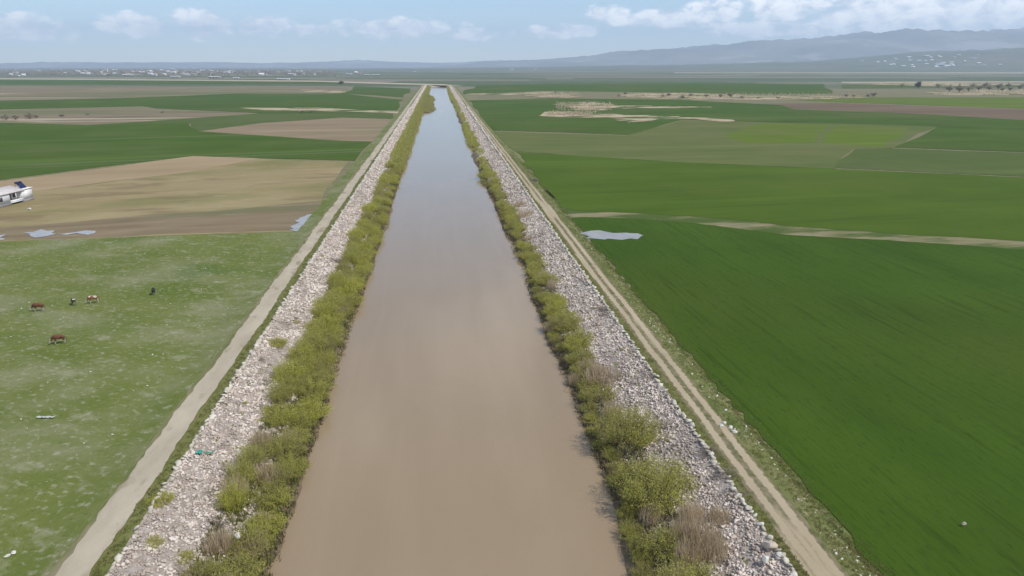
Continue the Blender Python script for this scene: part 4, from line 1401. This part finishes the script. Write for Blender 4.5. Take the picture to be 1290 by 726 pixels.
def cottage_mesh(wm, rm, pitch=0.35):
    """unit house: walls 1 x 1 x 0.65, gabled roof above, ridge along x, dark openings"""
    v, f = box_np(-.5, .5, -.5, .5, 0, .65)
    parts, mi = [(v, f)], [0] * 6
    e = 0.55
    rv = np.array([(-e, -e, .63), (e, -e, .63), (e, 0, .65 + pitch), (-e, 0, .65 + pitch), (-e, e, .63), (e, e, .63)])
    parts.append((np.concatenate([rv, rv - (0, 0, .03)]), np.array([(0, 1, 2, 3), (3, 2, 5, 4), (6, 9, 8, 7), (9, 10, 11, 8), (0, 6, 7, 1), (4, 5, 11, 10)])))
    mi += [1] * 6
    gv = np.array([(-.5, -.5, .65), (-.5, .5, .65), (-.5, 0, .64 + pitch), (-.5, 0, .64 + pitch), (.5, -.5, .65), (.5, .5, .65), (.5, 0, .64 + pitch), (.5, 0, .64 + pitch)])
    parts.append((gv, np.array([(0, 2, 3, 1), (4, 5, 7, 6)])))
    mi += [0] * 2
    for x in (-.3, 0.02, .3):
        parts.append(box_np(x - .06, x + .06, -.512, -.5, .2, .45))
        mi += [2] * 6
    return mesh_np('house', *join_np(parts), [wm, rm, M['pane']], mi=mi)


HOUSES = [cottage_mesh(w, r_) for w in WALLS for r_ in ROOFS]
SHED = cottage_mesh(WALLS[0], ROOFS[0], 0.12)


def far_house(px, py, wpx, hm, me, label, group, z=3.0, cat='house', name='house', depth=None):
    x, y = at(px, py, z)
    dist = math.hypot(x, y)
    wd = wpx * dist / FPX
    o = link(name, me)
    o.location = (x, y, z)
    o.rotation_euler = (0, 0, rs.uniform(-0.5, 0.5))
    o.scale = (wd, depth or max(8, wd * 0.6), hm)
    return tag(o, label, cat, group)


for px, py, w, h, lab in ((163, 95.6, 8, 9, 'bright white shed left of the middle of the distant town'), (205, 94.2, 6, 8, 'white shed second along the front of the distant town'),
                          (222, 98.2, 10, 8, 'low bright white shed nearest in the distant town'), (233, 94.4, 7, 9, 'white gabled hall behind the low nearest shed in the town'),
                          (272, 98.8, 14, 8, 'longest white shed at the front of the distant town'), (298, 99.4, 6, 6, 'small white shed right of the longest one'),
                          (332, 95.0, 8, 8, 'white shed at the right of the distant town by grey trees'), (368, 94.8, 8, 10, 'white block near the right end of the distant town'),
                          (354, 101.0, 8, 6, 'white farm shed on the dust road, left of a pair'), (362, 101.0, 6, 6, 'white farm shed on the dust road, right of a pair'),
                          (440, 94.6, 7, 8, 'bright white shed in the small hamlet left of the canal end'), (463, 95.2, 6, 7, 'white house second in the hamlet left of the canal end'),
                          (474, 95.4, 9, 6, 'low white shed at the right of the hamlet by the canal end'), (522, 91.6, 4, 8, 'lone white house on the plain beyond the canal end')):
    far_house(px, py, w, h, SHED, lab, 'white sheds of the distant town', name='shed', cat='shed')
TOWN = 'small pale house among grey trees in the distant town'
for k in range(170):
    px = rs.triangular(-40, 480, 180)
    py = rs.triangular(87.2, 97.5, 91) if px < 400 else rs.uniform(90, 95)
    me = HOUSES[rs.choice([0, 0, 1, 1, 2, 4, 5, 6, 8, 9, 11, 12, 14])]
    far_house(px, py, rs.uniform(2.0, 5.0), rs.uniform(6, 11), me, TOWN, 'houses of the distant town')
for k in range(46):
    px = rs.gauss(1178, 32) if k < 32 else rs.uniform(1080, 1280)
    a = math.atan2(*ray(px, 83)[:2])
    rr_ = rs.uniform(6900, 8000)
    o = link('house', HOUSES[rs.choice([0, 1, 0, 4, 5, 8])])
    x, y = rr_ * math.sin(a), rr_ * math.cos(a)
    o.location = (x, y, hill_z(a, rr_) - 1.0)
    o.rotation_euler = (0, 0, rs.uniform(-0.7, 0.7) - a)
    o.scale = (rs.uniform(16, 34), rs.uniform(14, 20), rs.uniform(10, 16))
    tag(o, 'tiny white house of the village on the hill slope at right', 'house', 'houses of the hillside village')
for k in range(16):
    px = rs.choice([rs.uniform(520, 570), rs.uniform(640, 720), rs.uniform(850, 960), rs.uniform(200, 300)])
    far_house(px, rs.uniform(86.4, 88.5), rs.uniform(2.5, 5), 14, SHED, 'speck of a pale shed far off on the open plain', 'far sheds on the plain', name='shed', cat='shed', depth=30)
# minaret
mx_, my_ = at(136, 92.5)
tower = empty('minaret', (mx_, my_, 3))
tag(tower, 'slim pale minaret rising above the distant town', 'minaret')
def lathe(name, prof, mat, parent):
    p = np.array([[(0, 0, z) for r_, z in prof]], dtype=float)
    return link(name, mesh_np(name, *tubes(p, np.array([[r_ for r_, z in prof]]), 10), mat, False), parent)
lathe('shaft', [(2.6, 0), (2.4, 5), (1.7, 6), (1.6, 27)], WALLS[0], tower)
lathe('balcony', [(1.6, 26.9), (2.7, 28), (2.7, 29.2), (1.4, 29.3)], WALLS[0], tower)
lathe('spire', [(1.4, 29.3), (1.4, 33), (1.7, 33.1), (0.05, 39)], ROOFS[1], tower)


# ------------------------------------------------------------------ trees
def tree_meshes(seed, crown_mat, n=620, spread=0.42, blade=0.022):
    r = np.random.default_rng(seed)
    p = np.array([[(0, 0, -0.02), (0.01, 0, .12), (0.0, 0.01, .28), (0.02, 0, .42), (0.01, 0.02, .62)]], dtype=float)
    tv, tf = tubes(p, np.array([[.045, .034, .028, .020, .010]]), 6)
    limbs = shoots(r, 11, 0.02, 1.05, 5, (0.42, 0.72)) + np.array([0, 0, .27])
    lv, lf = tubes(limbs, np.linspace(.016, .003, 5)[None] * np.ones((11, 1)), 4)
    trunk = mesh_np('trunk', *join_np([(tv, tf), (lv, lf)]), M['bark'])
    i, t = r.integers(0, 11, n), r.beta(2.2, 1.2, n) * 3.99
    j = t.astype(int)
    c = limbs[i, j] * (1 - (t - j))[:, None] + limbs[i, j + 1] * (t - j)[:, None]
    c = c + r.normal(0, 0.075, (n, 3))
    V, F = quads(c, r.normal(0, .5, (n, 3)) + np.array([0, 0, .6]), blade * r.uniform(.5, 1.1, n), blade * r.uniform(1.2, 2.6, n), r)
    return trunk, mesh_np('crown', V, F, crown_mat)


BTREE = [tree_meshes(600 + i, M['bare_crown'], 900, blade=0.026) for i in range(4)]
DTREE = [tree_meshes(620 + i, M['dark_crown'], 1100, blade=0.028) for i in range(2)]


def tree(px, py, w, h, kinds, label, group, name='bare_tree'):
    x, y = at(px, py)
    ms = kinds[rs.randrange(len(kinds))]
    o = empty(name, (x, y, 3.0), rs.uniform(0, 6.28), (w, w, h))
    tag(o, label, 'tree', group)
    link('trunk', ms[0], o)
    link('crown', ms[1], o)


tree(1157, 111.5, 15, 14, DTREE, 'dark bushy tree standing alone left of the bare trees at right', 'trees of the right marsh', 'dark_tree')
tree(430, 106.5, 14, 9, DTREE, 'dark bush beside the dust road left of the canal end', 'dark trees by the dust road', 'dark_tree')
for px, py, w, h in ((1196, 116, 14, 14), (1208, 116.5, 15, 15), (1220, 115.5, 14, 13), (1233, 114.5, 12, 12), (1246, 114.5, 14, 13), (1257, 113.5, 15, 14), (1262, 115.5, 10, 9), (1272, 114.5, 10, 8), (1284, 113, 13, 11), (1182, 110.5, 12, 9), (1136, 110, 13, 9), (1300, 114, 14, 13), (1320, 113, 14, 13), (1225, 111, 14, 11), (1240, 110.5, 14, 12), (1270, 110.5, 13, 11)):
    tree(px, py, w, h, BTREE, 'grey-brown leafless tree in the clump at the right edge beyond the green field', 'bare trees at the right')
for px, py, w, h in ((1100, 121.8, 12, 7), (1093, 122, 8, 5), (1066, 122.3, 8, 5), (1075, 122.3, 7, 4), (920, 122.5, 10, 7), (908, 123, 9, 6), (890, 122.5, 8, 5), (935, 124, 8, 4), (980, 124.5, 7, 3), (955, 124.5, 7, 3), (870, 121.5, 8, 5), (842, 121.5, 8, 6), (835, 122.8, 9, 5), (860, 124, 8, 5), (788, 119.5, 8, 5), (700, 117.5, 8, 4), (740, 130, 6, 3.5), (780, 122, 7, 4)):
    tree(px, py, w, h, BTREE, 'low brown leafless bush tree in the tan reed marsh beyond the right fields', 'bush trees of the reed marsh')
for px, py, w, h in ((8, 151, 9, 5), (20, 151, 8, 5), (38, 150, 9, 6), (-8, 152, 9, 5), (46, 149, 6, 3.5)):
    tree(px, py, w, h, BTREE, 'yellowish bush tree at the left edge beside the brown strip', 'bush trees at the left edge')
for px, py, w, h in ((78, 147.5, 6, 3.2), (110, 145, 6, 2.6), (204, 142.5, 5, 2.4), (380, 142.5, 6, 3), (392, 142, 6, 3)):
    tree(px, py, w, h, BTREE, 'low brown bush in a distant left field strip', 'low bushes in the left fields')
for k in range(225):
    px = rs.triangular(-60, 490, 140) if k % 3 else rs.uniform(-60, 400)
    py = rs.triangular(86.6, 97.5, 90) if px < 400 else rs.uniform(90, 94)
    hh = rs.uniform(8, 15)
    tree(px, py, hh * rs.uniform(1.0, 1.7), hh, BTREE, 'grey leafless tree among the houses of the distant town', 'trees of the distant town')

def far_wood(name, spots, seed, label):
    r = np.random.default_rng(seed)
    C, D, Wd, Ln = [], [], [], []
    for x, y, rad, h in spots:
        n = 26
        ph, q, zz = r.uniform(0, 6.283, n), np.sqrt(r.random(n)), r.random(n)
        rr = rad * q * np.sqrt(np.maximum(0.1, 1 - zz ** 3))
        C.append(np.stack([x + rr * np.cos(ph), y + rr * np.sin(ph), 3 + zz * h], 1))
        D.append(r.normal(0, 0.5, (n, 3)) + np.array([0, 0, .7]))
        Wd.append(np.full(n, rad * 0.13))
        Ln.append(np.full(n, rad * 0.30))
    V, F = quads(np.concatenate(C), np.concatenate(D), np.concatenate(Wd), np.concatenate(Ln), r)
    return tag(link(name, mesh_np(name, V, F, M['bare_crown'])), label, 'trees', kind='stuff')


sp = []
for k in range(1500):
    x, y = at(rs.uniform(-150, 420), rs.triangular(85.6, 97.0, 88.5))
    for _ in range(rs.choice([1, 2, 2])):
        sp.append((x + rs.uniform(-25, 25), y + rs.uniform(-40, 40), rs.uniform(6, 13), rs.uniform(7, 14)))
far_wood('distant_wood', sp, 91, 'grey-brown mass of leafless trees all through the distant town')

# reeds standing in the marsh
mp = []
for px0, px1, py0, py1, n in ((700, 770, 130, 140, 260), (690, 750, 141.5, 146.5, 160), (780, 1080, 118.5, 124.5, 700), (668, 725, 116.5, 122, 160), (1180, 1300, 113.5, 120, 420)):
    for k in range(n):
        x, y = at(rs.uniform(px0, px1), rs.uniform(py0, py1))
        mp.append((x, y, 3.1))
tufts('marsh_reeds', mp, 2.2, M['reed'], 77, 5, ('tan reeds standing in the marsh beyond the right fields', 'reeds'))

# ------------------------------------------------------------------ the air
hb = link('haze', mesh_np('haze', *box_np(-21500, 21500, -21500, 21500, -2.6, 1050.0), []))
hm = bpy.data.materials.new('haze')
hm.use_nodes = True
T = NT(hm.node_tree)
T.n.clear()
ho = T.new('ShaderNodeOutputMaterial')
pv_ = T.new('ShaderNodeVolumePrincipled')
pv_.inputs['Color'].default_value = (0.64, 0.80, 1.0, 1)
pv_.inputs['Density'].default_value = 8.2e-5
pv_.inputs['Anisotropy'].default_value = 0.1
T.l.new(pv_.outputs[0], ho.inputs['Volume'])
hb.data.materials.append(hm)
tag(hb, kind='stuff')
